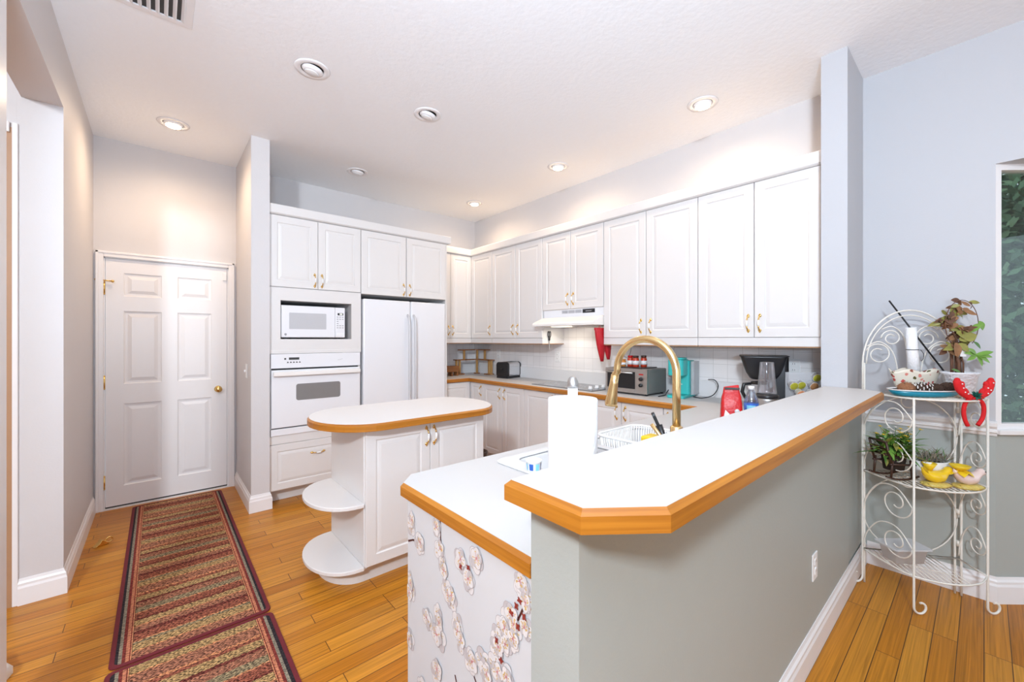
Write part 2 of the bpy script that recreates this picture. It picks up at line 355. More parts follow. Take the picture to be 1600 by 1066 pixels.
# ------------------------------------------------------------------ mesh builder
class MB:
    def __init__(s): s.bm = bmesh.new()
    def face(s, pts, mi=0, smooth=False):
        vs = [s.bm.verts.new(p) for p in pts]
        try:
            f = s.bm.faces.new(vs); f.material_index = mi; f.smooth = smooth
            return f
        except ValueError: pass
    def box(s, a, b, mi=0):
        x0, y0, z0 = a; x1, y1, z1 = b
        v = [s.bm.verts.new(p) for p in ((x0,y0,z0),(x1,y0,z0),(x1,y1,z0),(x0,y1,z0),(x0,y0,z1),(x1,y0,z1),(x1,y1,z1),(x0,y1,z1))]
        for q in ((0,3,2,1),(4,5,6,7),(0,1,5,4),(1,2,6,5),(2,3,7,6),(3,0,4,7)):
            f = s.bm.faces.new([v[i] for i in q]); f.material_index = mi
        return s
    def grid(s, rows, mi=0, closed_u=False, closed_v=False, cap0=False, cap1=False, smooth=True):
        R = [[s.bm.verts.new(p) for p in r] for r in rows]
        n = len(R); m = len(R[0])
        for i in range(n if closed_v else n-1):
            for j in range(m if closed_u else m-1):
                a, b, c, d = R[i][j], R[i][(j+1) % m], R[(i+1) % n][(j+1) % m], R[(i+1) % n][j]
                try:
                    f = s.bm.faces.new((a, b, c, d)); f.material_index = mi; f.smooth = smooth
                except ValueError: pass
        for flag, row in ((cap0, R[0]), (cap1, R[-1])):
            if flag:
                try:
                    f = s.bm.faces.new(row); f.material_index = mi
                except ValueError: pass
        return s
    def lathe(s, prof, c=(0,0,0), n=28, mi=0, axis='z', sx=1.0, sy=1.0, smooth=True):
        rows = []
        for r, z in prof:
            row = []
            for k in range(n):
                t = 2*PI*k/n
                p = (r*math.cos(t)*sx, r*math.sin(t)*sy, z)
                if axis == 'y': p = (p[0], -p[2], p[1])
                elif axis == 'x': p = (p[2], p[0], p[1])
                row.append((c[0]+p[0], c[1]+p[1], c[2]+p[2]))
            rows.append(row)
        return s.grid(rows, mi, closed_u=True, cap0=prof[0][0] > 1e-6, cap1=prof[-1][0] > 1e-6, smooth=smooth)
    def tube(s, pts, r, n=8, mi=0, closed=False, cap=True):
        P = [Vector(p) for p in pts]
        N = len(P); rows = []
        t0 = (P[1]-P[0]).normalized()
        up = Vector((0,0,1)) if abs(t0.z) < 0.9 else Vector((1,0,0))
        nv = t0.cross(up).normalized()
        for i, p in enumerate(P):
            if closed: t = (P[(i+1) % N]-P[i-1]).normalized()
            elif i == 0: t = t0
            elif i == N-1: t = (P[-1]-P[-2]).normalized()
            else: t = (P[i+1]-P[i-1]).normalized()
            nv = (nv - t*nv.dot(t))
            if nv.length < 1e-6: nv = t.orthogonal()
            nv.normalize(); bv = t.cross(nv)
            rr = r[i] if isinstance(r, (list, tuple)) else r
            rows.append([p + nv*rr*math.cos(2*PI*k/n) + bv*rr*math.sin(2*PI*k/n) for k in range(n)])
        return s.grid(rows, mi, closed_u=True, closed_v=closed, cap0=cap and not closed, cap1=cap and not closed)
    def ball(s, c, r, mi=0, n=14, m=9, sx=1, sy=1, sz=1):
        prof = []
        for i in range(m+1):
            t = -PI/2 + PI*i/m
            prof.append((max(r*math.cos(t), 1e-5), r*math.sin(t)*sz))
        return s.lathe(prof, c, n, mi, sx=sx, sy=sy)
    def prism(s, outer, z0, z1, holes=(), mi=0, plane='xy', o=(0,0,0)):
        def P(p, z):
            if plane == 'xy': q = (p[0], p[1], z)
            elif plane == 'xz': q = (p[0], z, p[1])
            else: q = (z, p[0], p[1])
            return (q[0]+o[0], q[1]+o[1], q[2]+o[2])
        bmt = bmesh.new()
        loops = [outer]+list(holes)
        for z in (z0, z1):
            es = []
            for lp in loops:
                vs = [bmt.verts.new(P(p, z)) for p in lp]
                for i in range(len(vs)): es.append(bmt.edges.new((vs[i], vs[(i+1) % len(vs)])))
            bmesh.ops.triangle_fill(bmt, use_beauty=True, use_dissolve=True, edges=es)
        for lp in loops:
            for i in range(len(lp)):
                a, b = lp[i], lp[(i+1) % len(lp)]
                bmt.faces.new([bmt.verts.new(q) for q in (P(a, z0), P(b, z0), P(b, z1), P(a, z1))])
        bmesh.ops.remove_doubles(bmt, verts=bmt.verts[:], dist=1e-6)
        bmesh.ops.recalc_face_normals(bmt, faces=bmt.faces[:])
        for f in bmt.faces: f.material_index = mi
        me = bpy.data.meshes.new('tmp'); bmt.to_mesh(me); bmt.free()
        s.bm.from_mesh(me); bpy.data.meshes.remove(me)
        return s
    def sweep(s, path, prof, closed=False, mi=0, dirmi=False):
        """prof: (d, z) points, d measured to the right-hand side of the path; mitred corners."""
        P = [Vector((p[0], p[1])) for p in path]; N = len(P)
        zb = [p[2] if len(p) > 2 else 0 for p in path]
        rows = []
        for i in range(N):
            if closed or 0 < i < N-1:
                a = (P[i]-P[i-1]).normalized(); b = (P[(i+1) % N]-P[i]).normalized()
            elif i == 0: a = b = (P[1]-P[0]).normalized()
            else: a = b = (P[-1]-P[-2]).normalized()
            na = Vector((a.y, -a.x)); nb = Vector((b.y, -b.x))
            mt = (na+nb); mt.normalize(); k = 1/max(mt.dot(na), 0.2)
            rows.append([(P[i].x+mt.x*k*d, P[i].y+mt.y*k*d, zb[i]+z) for d, z in prof])
        if dirmi:                       # grain follows each run: slot 0 along x, slot 1 along y
            for i in range(N if closed else N-1):
                d = P[(i+1) % N]-P[i]
                s.grid([rows[i], rows[(i+1) % N]], 0 if abs(d.x) >= abs(d.y) else 1, closed_u=True, cap0=(i == 0 and not closed), cap1=(i == N-2 and not closed), smooth=False)
            return s
        return s.grid(rows, mi, closed_u=True, closed_v=closed, cap0=not closed, cap1=not closed, smooth=False)
    def disc(s, c, u, v, r, n=10, mi=0, ru=1, rv=1):
        c = Vector(c); u = Vector(u); v = Vector(v)
        return s.face([c+u*(r*ru*math.cos(2*PI*k/n))+v*(r*rv*math.sin(2*PI*k/n)) for k in range(n)], mi)
    def leaf(s, base, d, up, length, width, curl=0.3, mi=0, n=5):
        base = Vector(base); d = Vector(d).normalized(); up = Vector(up); side = d.cross(up)
        if side.length < 1e-4: side = d.orthogonal()
        side.normalize(); nrm = side.cross(d).normalized()
        rows = []
        for i in range(n+1):
            t = i/n
            c = base + d*(length*t) - nrm*(curl*length*t*t)
            w = width*0.5*math.sin(PI*min(1, 0.06+t*0.94))**0.8
            if i == n: w = width*0.02
            rows.append([c-side*w+nrm*w*0.25, c, c+side*w+nrm*w*0.25])
        return s.grid(rows, mi)
    def data(s, name, mats):
        me = bpy.data.meshes.new(name)
        bmesh.ops.recalc_face_normals(s.bm, faces=s.bm.faces[:])
        s.bm.to_mesh(me); s.bm.free()
        for m in mats: me.materials.append(m)
        return me

def obj(name, mb, mats, parent=None, loc=(0,0,0), rz=0.0, rot=None, bevel=0.0, seg=2):
    if not isinstance(mats, (list, tuple)): mats = [mats]
    me = mb.data(name, mats) if isinstance(mb, MB) else mb
    o = bpy.data.objects.new(name, me); COL.objects.link(o)
    o.location = loc; o.rotation_euler = rot if rot else (0, 0, rz)
    if parent: o.parent = parent
    if bevel:
        b = o.modifiers.new('bevel', 'BEVEL'); b.width = bevel; b.segments = seg; b.limit_method = 'ANGLE'; b.angle_limit = 0.6
    return o
def tag(o, label, cat, group=None):
    o['label'] = label; o['category'] = cat
    if group: o['group'] = group
    return o
def thing(name, label, cat, loc=(0,0,0), rz=0.0, group=None):
    o = bpy.data.objects.new(name, None); COL.objects.link(o)
    o.location = loc; o.rotation_euler = (0, 0, rz); o.empty_display_size = 0.1
    return tag(o, label, cat, group)
def struct(name, mb, mats, parent=None, bevel=0.0, **k):
    o = obj(name, mb, mats, parent, bevel=bevel, **k)
    if not parent: o['kind'] = 'structure'
    return o
def bx(a, b): return MB().box(a, b)
def rrect(x0, y0, x1, y1, r, n=5):
    pts = []
    for cx, cy, a0 in ((x1-r, y0+r, -PI/2), (x1-r, y1-r, 0), (x0+r, y1-r, PI/2), (x0+r, y0+r, PI)):
        for i in range(n+1):
            a = a0+PI/2*i/n; pts.append((cx+r*math.cos(a), cy+r*math.sin(a)))
    return pts
def spiral(c, r0, r1, a0, turns, n=26):
    return [(c[0]+(r0+(r1-r0)*i/n)*math.cos(a0+2*PI*turns*i/n), c[1]+(r0+(r1-r0)*i/n)*math.sin(a0+2*PI*turns*i/n)) for i in range(n+1)]
def smooth_path(pts, n=8, closed=False):
    P = [Vector(p) for p in pts]; out = []
    N = len(P)
    rng = range(N) if closed else range(N-1)
    for i in rng:
        p0 = P[i-1] if (i > 0 or closed) else P[0]; p1 = P[i]; p2 = P[(i+1) % N]; p3 = P[(i+2) % N] if (closed or i+2 < N) else P[-1]
        for k in range(n):
            t = k/n
            out.append(0.5*((2*p1)+(-p0+p2)*t+(2*p0-5*p1+4*p2-p3)*t*t+(-p0+3*p1-3*p2+p3)*t**3))
    if not closed: out.append(P[-1])
    return out

def even(pts, n):
    P = [Vector((p[0], p[1], 0)) for p in pts]; P.append(P[0]); ds = [0]
    for a, b in zip(P[:-1], P[1:]): ds.append(ds[-1]+(b-a).length)
    out = []
    for k in range(n):
        t = ds[-1]*k/n
        for i in range(len(P)-1):
            if ds[i+1] >= t: out.append(P[i].lerp(P[i+1], (t-ds[i])/max(ds[i+1]-ds[i], 1e-9))); break
    return out
# ------------------------------------------------------------------ the room
CZ = 3.01
HX0, HX1 = -0.39, 0.56         # hall between the left wall and the partition stub
YB = 4.64                      # back wall
XR = 3.33                      # right wall
struct('floor', bx((-4.2, -5.0, -0.06), (5.2, 4.9, 0.0)), M['floor'])
struct('ceiling', bx((-4.2, -5.0, CZ), (3.46, 4.9, CZ+0.08)), M['ceiling'])

mb = MB()
mb.box((-0.555, 3.29, 0), (HX0, YB+0.12, CZ)).box((-0.54, 2.13, 2.65), (HX0, 3.29, CZ)).box((-0.54, 1.97, 0), (HX0, 2.13, CZ))
struct('wall_left', mb, M['wall'])
mb = MB(); mb.box((-0.60, 3.29, 2.48), (-0.5552, 3.40, CZ)).box((-1.45, 3.29, 2.48), (-0.60, 3.40, CZ)).box((-4.2, 3.29, 0), (-1.45, 3.40, CZ)).box((-4.2, -5, 0), (-4.08, 3.29, CZ))
struct('wall_side', mb, M['wall'])
DX0, DX1, DZ = -0.335, 0.502, 2.055
mb = MB(); mb.box((-0.54, YB, 0), (DX0, YB+0.12, CZ)).box((DX1, YB, 0), (3.46, YB+0.12, CZ)).box((DX0, YB, DZ), (DX1, YB+0.12, CZ))
struct('wall_back', mb, M['wall'])
struct('wall_hall', bx((HX1, 3.82, 0), (0.69, YB, CZ)), M['wall'])
mb = MB(); mb.box((XR, 0.56, 0), (XR+0.12, YB, CZ))
struct('wall_right', mb, M['wall'])
mb = MB(); mb.box((XR, -0.04, 0), (XR+0.12, 0.56, CZ)).box((XR, -5, 2.307), (XR+0.12, -0.04, CZ)).box((XR, -5, 0), (XR+0.12, -2.6, 2.307))
struct('wall_dining', mb, M['wall2'])
struct('wall_column', bx((2.888, 0.495, 0), (XR, 0.615, CZ)), M['wall2'])
struct('wall_peninsula', bx((0.588, 0.49, 0), (2.888, 0.618, 1.075)), M['sage'])
mb = MB(); mb.box((-4.2, -5.12, 0), (-1.9, -5, CZ)).box((2.3, -5.12, 0), (3.46, -5, CZ)).box((-1.9, -5.12, 2.4), (2.3, -5, CZ))
struct('wall_front', mb, M['lav'])

# bay: angled wall with a tall window
ang = math.radians(48)
bd = Vector((math.sin(ang), -math.cos(ang), 0)); bn = Vector((bd.y, -bd.x, 0))*-1     # along the wall / outwards
if bn.x < 0: bn = -bn
B0 = Vector((XR+0.005, -0.04, 0))
def bayp(t, w, z): q = B0+bd*t+bn*w; return (q.x, q.y, z)
def baybox(mb, t0, t1, w0, w1, z0, z1, mi=0):
    v = [mb.bm.verts.new(bayp(*p)) for p in ((t0,w0,z0),(t1,w0,z0),(t1,w1,z0),(t0,w1,z0),(t0,w0,z1),(t1,w0,z1),(t1,w1,z1),(t0,w1,z1))]
    for q in ((0,3,2,1),(4,5,6,7),(0,1,5,4),(1,2,6,5),(2,3,7,6),(3,0,4,7)):
        f = mb.bm.faces.new([v[i] for i in q]); f.material_index = mi
BL = 1.1
mb = MB(); baybox(mb, 0, BL, 0, 0.1, 0, 0.905)
e = B0+bd*BL
mb.box((e.x, -2.2, 0), (e.x+0.1, e.y+0.03, 0.9)); 
struct('wall_bay', mb, M['sage'])
mb = MB(); mb.prism([(XR+0.11, -0.05), (e.x+0.1, e.y+0.1), (e.x+0.12, -2.2), (XR+0.1, -2.6)], 2.307, 2.40)
struct('ceiling_bay', mb, M['lav'])
mb = MB()
for t0, t1, z0, z1 in ((0.0, 0.03, 0.905, 2.307), (BL-0.05, BL, 0.905, 2.307), (0.03, BL-0.05, 0.905, 0.94), (0.03, BL-0.05, 2.275, 2.307)):
    baybox(mb, t0, t1, 0.0, 0.05, z0, z1)
w1 = struct('window_1', mb, M['trim'])
mb = MB(); baybox(mb, 0.03, BL-0.05, 0.03, 0.036, 0.94, 2.275); obj('window_pane', mb, M['pane'], w1)
mb = MB(); baybox(mb, -0.01, BL, -0.03, 0.0, 0.885, 0.91); obj('window_sill', mb, M['trim'], w1, bevel=0.004)
mb = MB(); mb.box((e.x, -2.2, 0.9), (e.x+0.09, -2.12, 2.307)).box((e.x, e.y-0.04, 0.9), (e.x+0.09, e.y+0.03, 2.307)).box((e.x, -2.12, 2.25), (e.x+0.09, e.y-0.04, 2.307))
w2 = struct('window_2', mb, M['trim'])
obj('window_pane', bx((e.x+0.04, -2.12, 0.9), (e.x+0.046, e.y-0.04, 2.25)), M['pane'], w2)

# baseboards, chair rail
BB = [(0, 0), (0.016, 0), (0.016, 0.088), (0.012, 0.1), (0.012, 0.112), (0.006, 0.122), (0.003, 0.135), (0, 0.135)]
def base(name, path): struct(name, MB().sweep(path, BB), M['trim'])
base('baseboard_left', [(-0.55, 3.29), (HX0, 3.29), (HX0, YB-0.02)][::1])
base('baseboard_hall', [(HX1, YB-0.02), (HX1, 3.82), (0.69, 3.82), (0.69, 3.88)][::1])
base('baseboard_peninsula', [(0.588, 0.49), (XR-0.001, 0.49)])
base('baseboard_right', [(XR, 0.475), (XR, -0.04), bayp(BL, 0, 0)[:2]])
CR = [(0, 0), (0.008, 0.0), (0.012, 0.014), (0.022, 0.02), (0.022, 0.03), (0.016, 0.036), (0.03, 0.052), (0.032, 0.07), (0.02, 0.078), (0, 0.078)]
struct('trim_1', MB().sweep([(XR, 0.494, 0.875), (XR, -0.045, 0.875)], CR), M['trim'])

# ------------------------------------------------------------------ doors
def panel_slab(mb, w, h, t, panels, mi=0, groove=0.007, field=0.02):
    """slab in the XZ plane, front at y=-t: flat face with raised-field panels let into it"""
    mb.prism([(0, 0), (w, 0), (w, h), (0, h)], -t, 0, plane='xz', mi=mi, holes=[])
    return mb
def rect_rings(mb, rings, mi=0, fill=True):
    """rings: list of (x0,z0,x1,z1,y)"""
    rows = []
    for x0, z0, x1, z1, y in rings:
        rows.append([(x0, y, z0), (x1, y, z0), (x1, y, z1), (x0, y, z1)])
    mb.grid(rows, mi, closed_u=True, smooth=False, cap1=fill)
def six_panel(w, h, t, rects):
    mb = MB()
    # front face with holes, then each panel's moulded field
    holes = [[(a, b), (c, b), (c, d), (a, d)] for a, b, c, d in rects]
    bmt = bmesh.new(); es = []
    for lp in [[(0, 0), (w, 0), (w, h), (0, h)]]+holes:
        vs = [bmt.verts.new((p[0], -t, p[1])) for p in lp]
        for i in range(4): es.append(bmt.edges.new((vs[i], vs[(i+1) % 4])))
    bmesh.ops.triangle_fill(bmt, use_beauty=True, use_dissolve=True, edges=es)
    me = bpy.data.meshes.new('tmp'); bmt.to_mesh(me); bmt.free(); mb.bm.from_mesh(me); bpy.data.meshes.remove(me)
    for a, b, c, d in rects:
        rings = []
        for o, y in ((0, 0), (0.006, 0.007), (0.016, 0.009), (0.024, 0.009), (0.05, 0.001)):
            rings.append((a+o, b+o, c-o, d-o, -t+y))
        rect_rings(mb, rings)
    rect_rings(mb, [(0, 0, w, h, -t), (0, 0, w, h, 0)])
    return mb
d1 = MB()
CAS = [(0, 0), (0.012, 0.0), (0.018, 0.012), (0.018, 0.045), (0.010, 0.052), (0.010, 0.062), (0, 0.062)]
# casing round the hall door (profile swept in the wall plane)
def casing(mb, x0, x1, zt, y, w=0.056, d=0.018):
    for a, b in ((x0-w, x0), (x1, x1+w)):
        mb.box((a, y-d, 0), (b, y, zt+w))
        mb.box((a if a < x0 else b-0.018, y-d-0.006, 0), (a+0.018 if a < x0 else b, y-d, zt+w))
    mb.box((x0, y-d, zt), (x1, y, zt+w))
    mb.box((x0-w, y-d-0.006, zt+w-0.018), (x1+w, y-d, zt+w))
door1 = struct('door_1', bx((DX0, YB+0.005, 0), (DX0+0.012, YB+0.11, DZ)).box((DX1-0.012, YB+0.005, 0), (DX1, YB+0.11, DZ)).box((DX0, YB+0.005, DZ-0.012), (DX1, YB+0.11, DZ)), M['trim'])
door1['label'] = 'white six-panel door with brass knob at the end of the hall'
mb = MB(); casing(mb, DX0+0.004, DX1-0.004, DZ-0.006, YB, w=0.046); obj('door_casing', mb, M['trim'], door1, bevel=0.003)
SX, SZ, SW, SH = DX0+0.015, 0.023, DX1-DX0-0.030, 2.017
rects = [(-0.215, 1.738, 0.025, 1.93), (0.13, 1.738, 0.373, 1.93), (-0.215, 1.015, 0.025, 1.617), (0.13, 1.015, 0.373, 1.617), (-0.215, 0.178, 0.025, 0.852), (0.13, 0.178, 0.373, 0.852)]
slab = obj('door_slab', six_panel(SW, SH, 0.035, [(a-SX, b-SZ, c-SX, d-SZ) for a, b, c, d in rects]), M['trim'], door1, loc=(SX, YB+0.04, SZ))
mb = MB(); mb.lathe([(0.0001, 0.062), (0.018, 0.060), (0.027, 0.05), (0.027, 0.042), (0.014, 0.032), (0.011, 0.012), (0.028, 0.008), (0.03, 0)], axis='y')
obj('door_knob', mb, M['brass'], slab, loc=(0.421-SX, -0.035, 0.923-SZ))
for k, z in enumerate((1.80, 1.034, 0.225)):
    mb = MB().tube([(0, 0, -0.045), (0, 0, 0.045)], 0.0075, 10); mb.ball((0, 0, 0.05), 0.008); mb.ball((0, 0, -0.05), 0.008)
    obj('hinge', mb, M['brass'], slab, loc=(-0.008, -0.042, z-SZ))
mb = MB().tube([(-0.045, 0, 0), (0.05, -0.012, -0.008)], 0.005, 8); mb.ball((-0.047, 0, 0), 0.009); mb.ball((0.05, -0.012, -0.008), 0.011)
obj('hinge_pin_stop', mb, M['brass'], slab, loc=(-0.008, -0.048, 1.862-SZ))
obj('contact_sensor', bx((0.455-SX, -0.05, 1.93-SZ), (0.485-SX, -0.035, 2.0-SZ)), M['white'], slab, bevel=0.003)
obj('threshold', bx((DX0, YB-0.012, 0), (DX1, YB+0.06, 0.010)), M['trim'], door1)
obj('under_door_shade', bx((DX0+0.012, YB+0.012, 0.0101), (DX1-0.012, YB+0.04, 0.022)), M['gap'], door1)  # dark strip painting the shade in the gap beneath the door
# the tall door off the side passage at the left edge
door2 = struct('door_2', MB().box((-0.570, 3.278, 0), (-0.549, 3.2895, 2.505)).box((-1.48, 3.272, 0), (-1.423, 3.29, 2.505)).box((-1.423, 3.272, 2.45), (-0.577, 3.29, 2.505)), M['trim'], bevel=0.004)
obj('door_jamb', MB().box((-0.64, 3.286, 0), (-0.5702, 3.40, 2.479)).box((-1.44, 3.29, 0), (-1.42, 3.40, 2.48)), M['tan'], door2)
obj('door_slab', six_panel(0.82, 2.45, 0.035, [(0.12, 0.2, 0.36, 1.0), (0.46, 0.2, 0.7, 1.0), (0.12, 1.15, 0.36, 2.25), (0.46, 1.15, 0.7, 2.25)]), M['tan'], door2, loc=(-1.42, 3.37, 0.01))
# casing on the near end of the left wall
struct('trim_2', bx((HX0-0.012, 1.98, 0), (HX0+0.008, 2.138, CZ-0.002)), M['trim'], bevel=0.003)

# ------------------------------------------------------------------ cabinetry
def door_mesh(w, h, t=0.02, m=0.058):
    mb = MB()
    if min(w, h) < 0.26: m = 0.045
    rings = [(0, 0, w, h, 0), (0, 0, w, h, -t+0.003), (0.003, 0.003, w-0.003, h-0.003, -t)]
    for o, y in ((m, 0), (m+0.005, 0.0055), (m+0.011, 0.006), (m+0.017, 0.0035), (m+0.032, 0.0008)):
        rings.append((o, o, w-o, h-o, -t+y))
    rect_rings(mb, rings)
    return mb
def handle_mesh():
    mb = MB()
    for s in (-1, 1):
        mb.lathe([(0.0001, 0.006), (0.006, 0.005), (0.010, 0.002), (0.0105, 0)], c=(0, 0, s*0.048), axis='y', n=12, mi=0)
        mb.tube([(0, 0, s*0.048), (0, -0.012, s*0.043), (0, -0.022, s*0.030), (0, -0.026, s*0.019)], [0.0055, 0.0045, 0.004, 0.0052], 8, 0)
        mb.ball((0, 0, s*0.058), 0.006, 0, 8, 6)
    mb.tube([(0, -0.026, -0.019), (0, -0.0285, -0.012), (0, -0.029, 0), (0, -0.0285, 0.012), (0, -0.026, 0.019)], [0.0052, 0.0068, 0.0074, 0.0068, 0.0052], 10, 1)
    return mb.data('handle', [M['brass'], M['porc']])
HM = handle_mesh()
def add_door(parent, x, z, w, h, hx=None, hz=None, horiz=False, name='door', yoff=0.0):
    g = 0.0018
    d = obj(name, door_mesh(w-2*g, h-2*g), M['cab'], parent, loc=(x+g, yoff, z+g))
    if hx is not None:
        o = bpy.data.objects.new('handle', HM); COL.objects.link(o); o.parent = d
        o.location = (hx-x-g, -0.02, hz-z-g)
        if horiz: o.rotation_euler = (0, PI/2, 0)
    return d
def cabinet(name, label, loc, rz, w, d, z0, z1, doors, group=None, toe=0.0, rail=0.0, cat='cabinet'):
    """local x runs along the front, y goes back from the carcass front, doors stand 2 cm proud"""
    t = thing(name, label, cat, loc, rz, group)
    obj('carcass', bx((0.001, 0, z0), (w-0.001, d, z1)), M['cab'], t)
    for dr in doors: add_door(t, *dr)
    if toe: obj('toe_kick', bx((0.001, 0.07, 0), (w-0.001, 0.085, z0)), M['cab'], t)
    if rail: obj('light_rail', bx((0.001, -0.016, z0-rail), (w-0.001, 0.004, z0-0.0005)).box((0.001, 0.004, z0-rail), (0.018, d, z0-0.0005)).box((w-0.018, 0.004, z0-rail), (w-0.001, d, z0-0.0005)), M['cab'], t)
    if rail: obj('rail_brown_strip', bx((0.002, -0.012, z0-rail-0.008), (w-0.002, d-0.002, z0-rail)), M['tan'], t)  # thin brown strip below the light rail
    return t
R90 = -PI/2
# tall oven cabinet and the cabinet over the refrigerator
FY = 3.88
oc = thing('tall_oven_cabinet', 'tall white cabinet housing the microwave and the wall oven, beside the hall partition', 'cabinet', (0.692, FY, 0))
W = 0.76
mb = MB(); mb.box((0, 0, 0.11), (0.02, 0.75, 2.43)).box((W-0.02, 0, 0.11), (W, 0.75, 2.43)).box((0.02, 0, 1.80), (W-0.02, 0.75, 2.43)).box((0.02, 0.0, 0.11), (W-0.02, 0.75, 0.56)).box((0.02, 0.72, 0.56), (W-0.02, 0.75, 1.80))
obj('carcass', mb, M['cab'], oc)
add_door(oc, 0.0, 1.823, 0.38, 0.6, 0.352, 1.90)
add_door(oc, 0.38, 1.823, 0.38, 0.6, 0.412, 1.90)
add_door(oc, 0.0, 0.118, W, 0.385, 0.378, 0.39, True, 'drawer')
obj('filler_panel', bx((0.0, -0.018, 0.505), (W, 0.0, 0.575)), M['cab'], oc)
nx0, nx1, nz0, nz1 = 0.085, 0.672, 1.385, 1.712
mb = MB().prism([(0, 1.29), (W, 1.29), (W, 1.818), (0, 1.818)], -0.018, 0.0, plane='xz', holes=[[(nx0, nz0), (nx1, nz0), (nx1, nz1), (nx0, nz1)]])
obj('niche_surround', mb, M['cab'], oc)
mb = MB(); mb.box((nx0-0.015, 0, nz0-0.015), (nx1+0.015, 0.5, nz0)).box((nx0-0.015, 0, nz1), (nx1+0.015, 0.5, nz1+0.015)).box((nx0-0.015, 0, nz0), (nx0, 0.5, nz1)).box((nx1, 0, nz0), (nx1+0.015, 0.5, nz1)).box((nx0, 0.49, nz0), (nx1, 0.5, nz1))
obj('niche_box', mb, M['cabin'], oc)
obj('trim_strip', bx((0.0, -0.022, 1.262), (W, 0.0, 1.29)), M['cab'], oc, bevel=0.003)
obj('toe_kick', bx((0, 0.10, 0), (W, 0.115, 0.11)), M['cab'], oc)

fc = thing('over_fridge_cabinet', 'white two-door cabinet above the refrigerator with a side panel to the floor', 'cabinet', (1.454, FY, 0))
obj('carcass', bx((0.0, 0, 1.815), (0.935, 0.75, 2.43)), M['cab'], fc)
add_door(fc, 0.0, 1.813, 0.462, 0.61, 0.432, 1.885)
add_door(fc, 0.467, 1.813, 0.462, 0.61, 0.50, 1.885)
obj('side_panel', bx((0.935, -0.0, 0), (0.955, 0.75, 2.43)), M['cab'], fc)
CORN = [(0, 0), (0.012, 0), (0.024, 0.006), (0.03, 0.012), (0.03, 0.078), (0.026, 0.083), (-0.02, 0.083), (-0.02, 0)]
struct('trim_3', MB().sweep([(0.692, FY-0.004, 2.427), (2.412, FY-0.004, 2.427), (2.412, 4.22, 2.427)], CORN), M['cab'])
struct('trim_4', MB().sweep([(2.415, 4.258, 2.427), (3.004, 4.258, 2.427), (3.004, 0.618, 2.427)], CORN), M['cab'])

# upper cabinets: fridge wall, then the hood wall from the corner to the column
UZ0, UZ1, RL = 1.395, 2.425, 0.056
cabinet('wall_cabinet', 'narrow white wall cabinet between the refrigerator and the corner', (2.412, 4.262, 0), 0, 0.592, 0.37, UZ0, UZ1,
        [(0.0, UZ0, 0.275, 1.03, 0.245, 1.49), (0.275, UZ0, 0.312, 1.03, 0.305, 1.49)], 'white wall cabinets', rail=RL)
def upper(label, y1, y0, doors, z0=UZ0, rail=RL, x=3.008):
    return cabinet('wall_cabinet', label, (x, y1, 0), R90, y1-y0, XR-x-0.002, z0, UZ1, doors, 'white wall cabinets', rail=rail)
def up(y1, ya, yb, z0, hy=None, hz=1.49): return (y1-ya, z0, ya-yb, UZ1-z0, None if hy is None else y1-hy, hz)
upper('white single-door wall cabinet in the far corner above the spice shelf', 4.236, 3.818, [up(4.236, 4.236, 3.818, UZ0, 3.855)])
upper('tall white two-door wall cabinet above the toaster, scissors hung on its side', 3.814, 2.976, [up(3.814, 3.814, 3.396, UZ0, 3.435), up(3.814, 3.394, 2.976, UZ0, 3.355)])
upper('short white two-door wall cabinet above the range hood', 2.972, 2.214, [up(2.972, 2.972, 2.597, 1.675, 2.632, 1.77), up(2.972, 2.595, 2.214, 1.675, 2.56, 1.77)], 1.675, 0)
upper('tall white two-door wall cabinet above the toaster oven', 2.210, 1.374, [up(2.21, 2.21, 1.795, UZ0, 1.838), up(2.21, 1.793, 1.374, UZ0, 1.752)])
upper('tall white two-door wall cabinet against the column, above the coffee maker', 1.372, 0.62, [up(1.372, 1.372, 1.0, UZ0, 1.034), up(1.372, 0.998, 0.636, UZ0, 0.964)])

# base cabinets
BZ0, BZ1, BX = 0.105, 0.884, 2.83
cabinet('base_cabinet', 'white base cabinet between the refrigerator panel and the far corner', (2.412, 4.02, 0), 0, 0.416, 0.61, BZ0, BZ1, [(0.0, BZ0, 0.395, 0.775)], 'white base cabinets', 0.1)
def basec(label, y1, y0, doors):
    return cabinet('base_cabinet', label, (BX, y1, 0), R90, y1-y0, XR-BX-0.002, BZ0, BZ1, doors, 'white base cabinets', 0.1)
def bd_(y1, ya, yb, hy=None): return (y1-ya, BZ0, ya-yb, BZ1-BZ0-0.004, None if hy is None else y1-hy, 0.79)
basec('white single-door base cabinet in the far corner under the counter', 4.016, 3.752, [bd_(4.016, 4.0, 3.752, 3.79)])
basec('white two-door base cabinet under the toaster', 3.75, 3.062, [bd_(3.75, 3.75, 3.408, 3.45), bd_(3.75, 3.406, 3.062, 3.365)])
basec('white two-door base cabinet under the cooktop', 3.06, 2.29, [bd_(3.06, 3.06, 2.64, 2.668), bd_(3.06, 2.638, 2.29, 2.61)])
basec('white two-door base cabinet under the toaster oven', 2.288, 1.547, [bd_(2.288, 2.288, 1.908, 1.948), bd_(2.288, 1.906, 1.547, 1.868)])
basec('narrow white base cabinet at the inner corner of the counter', 1.545, 1.262, [bd_(1.545, 1.545, 1.262, 1.51)])
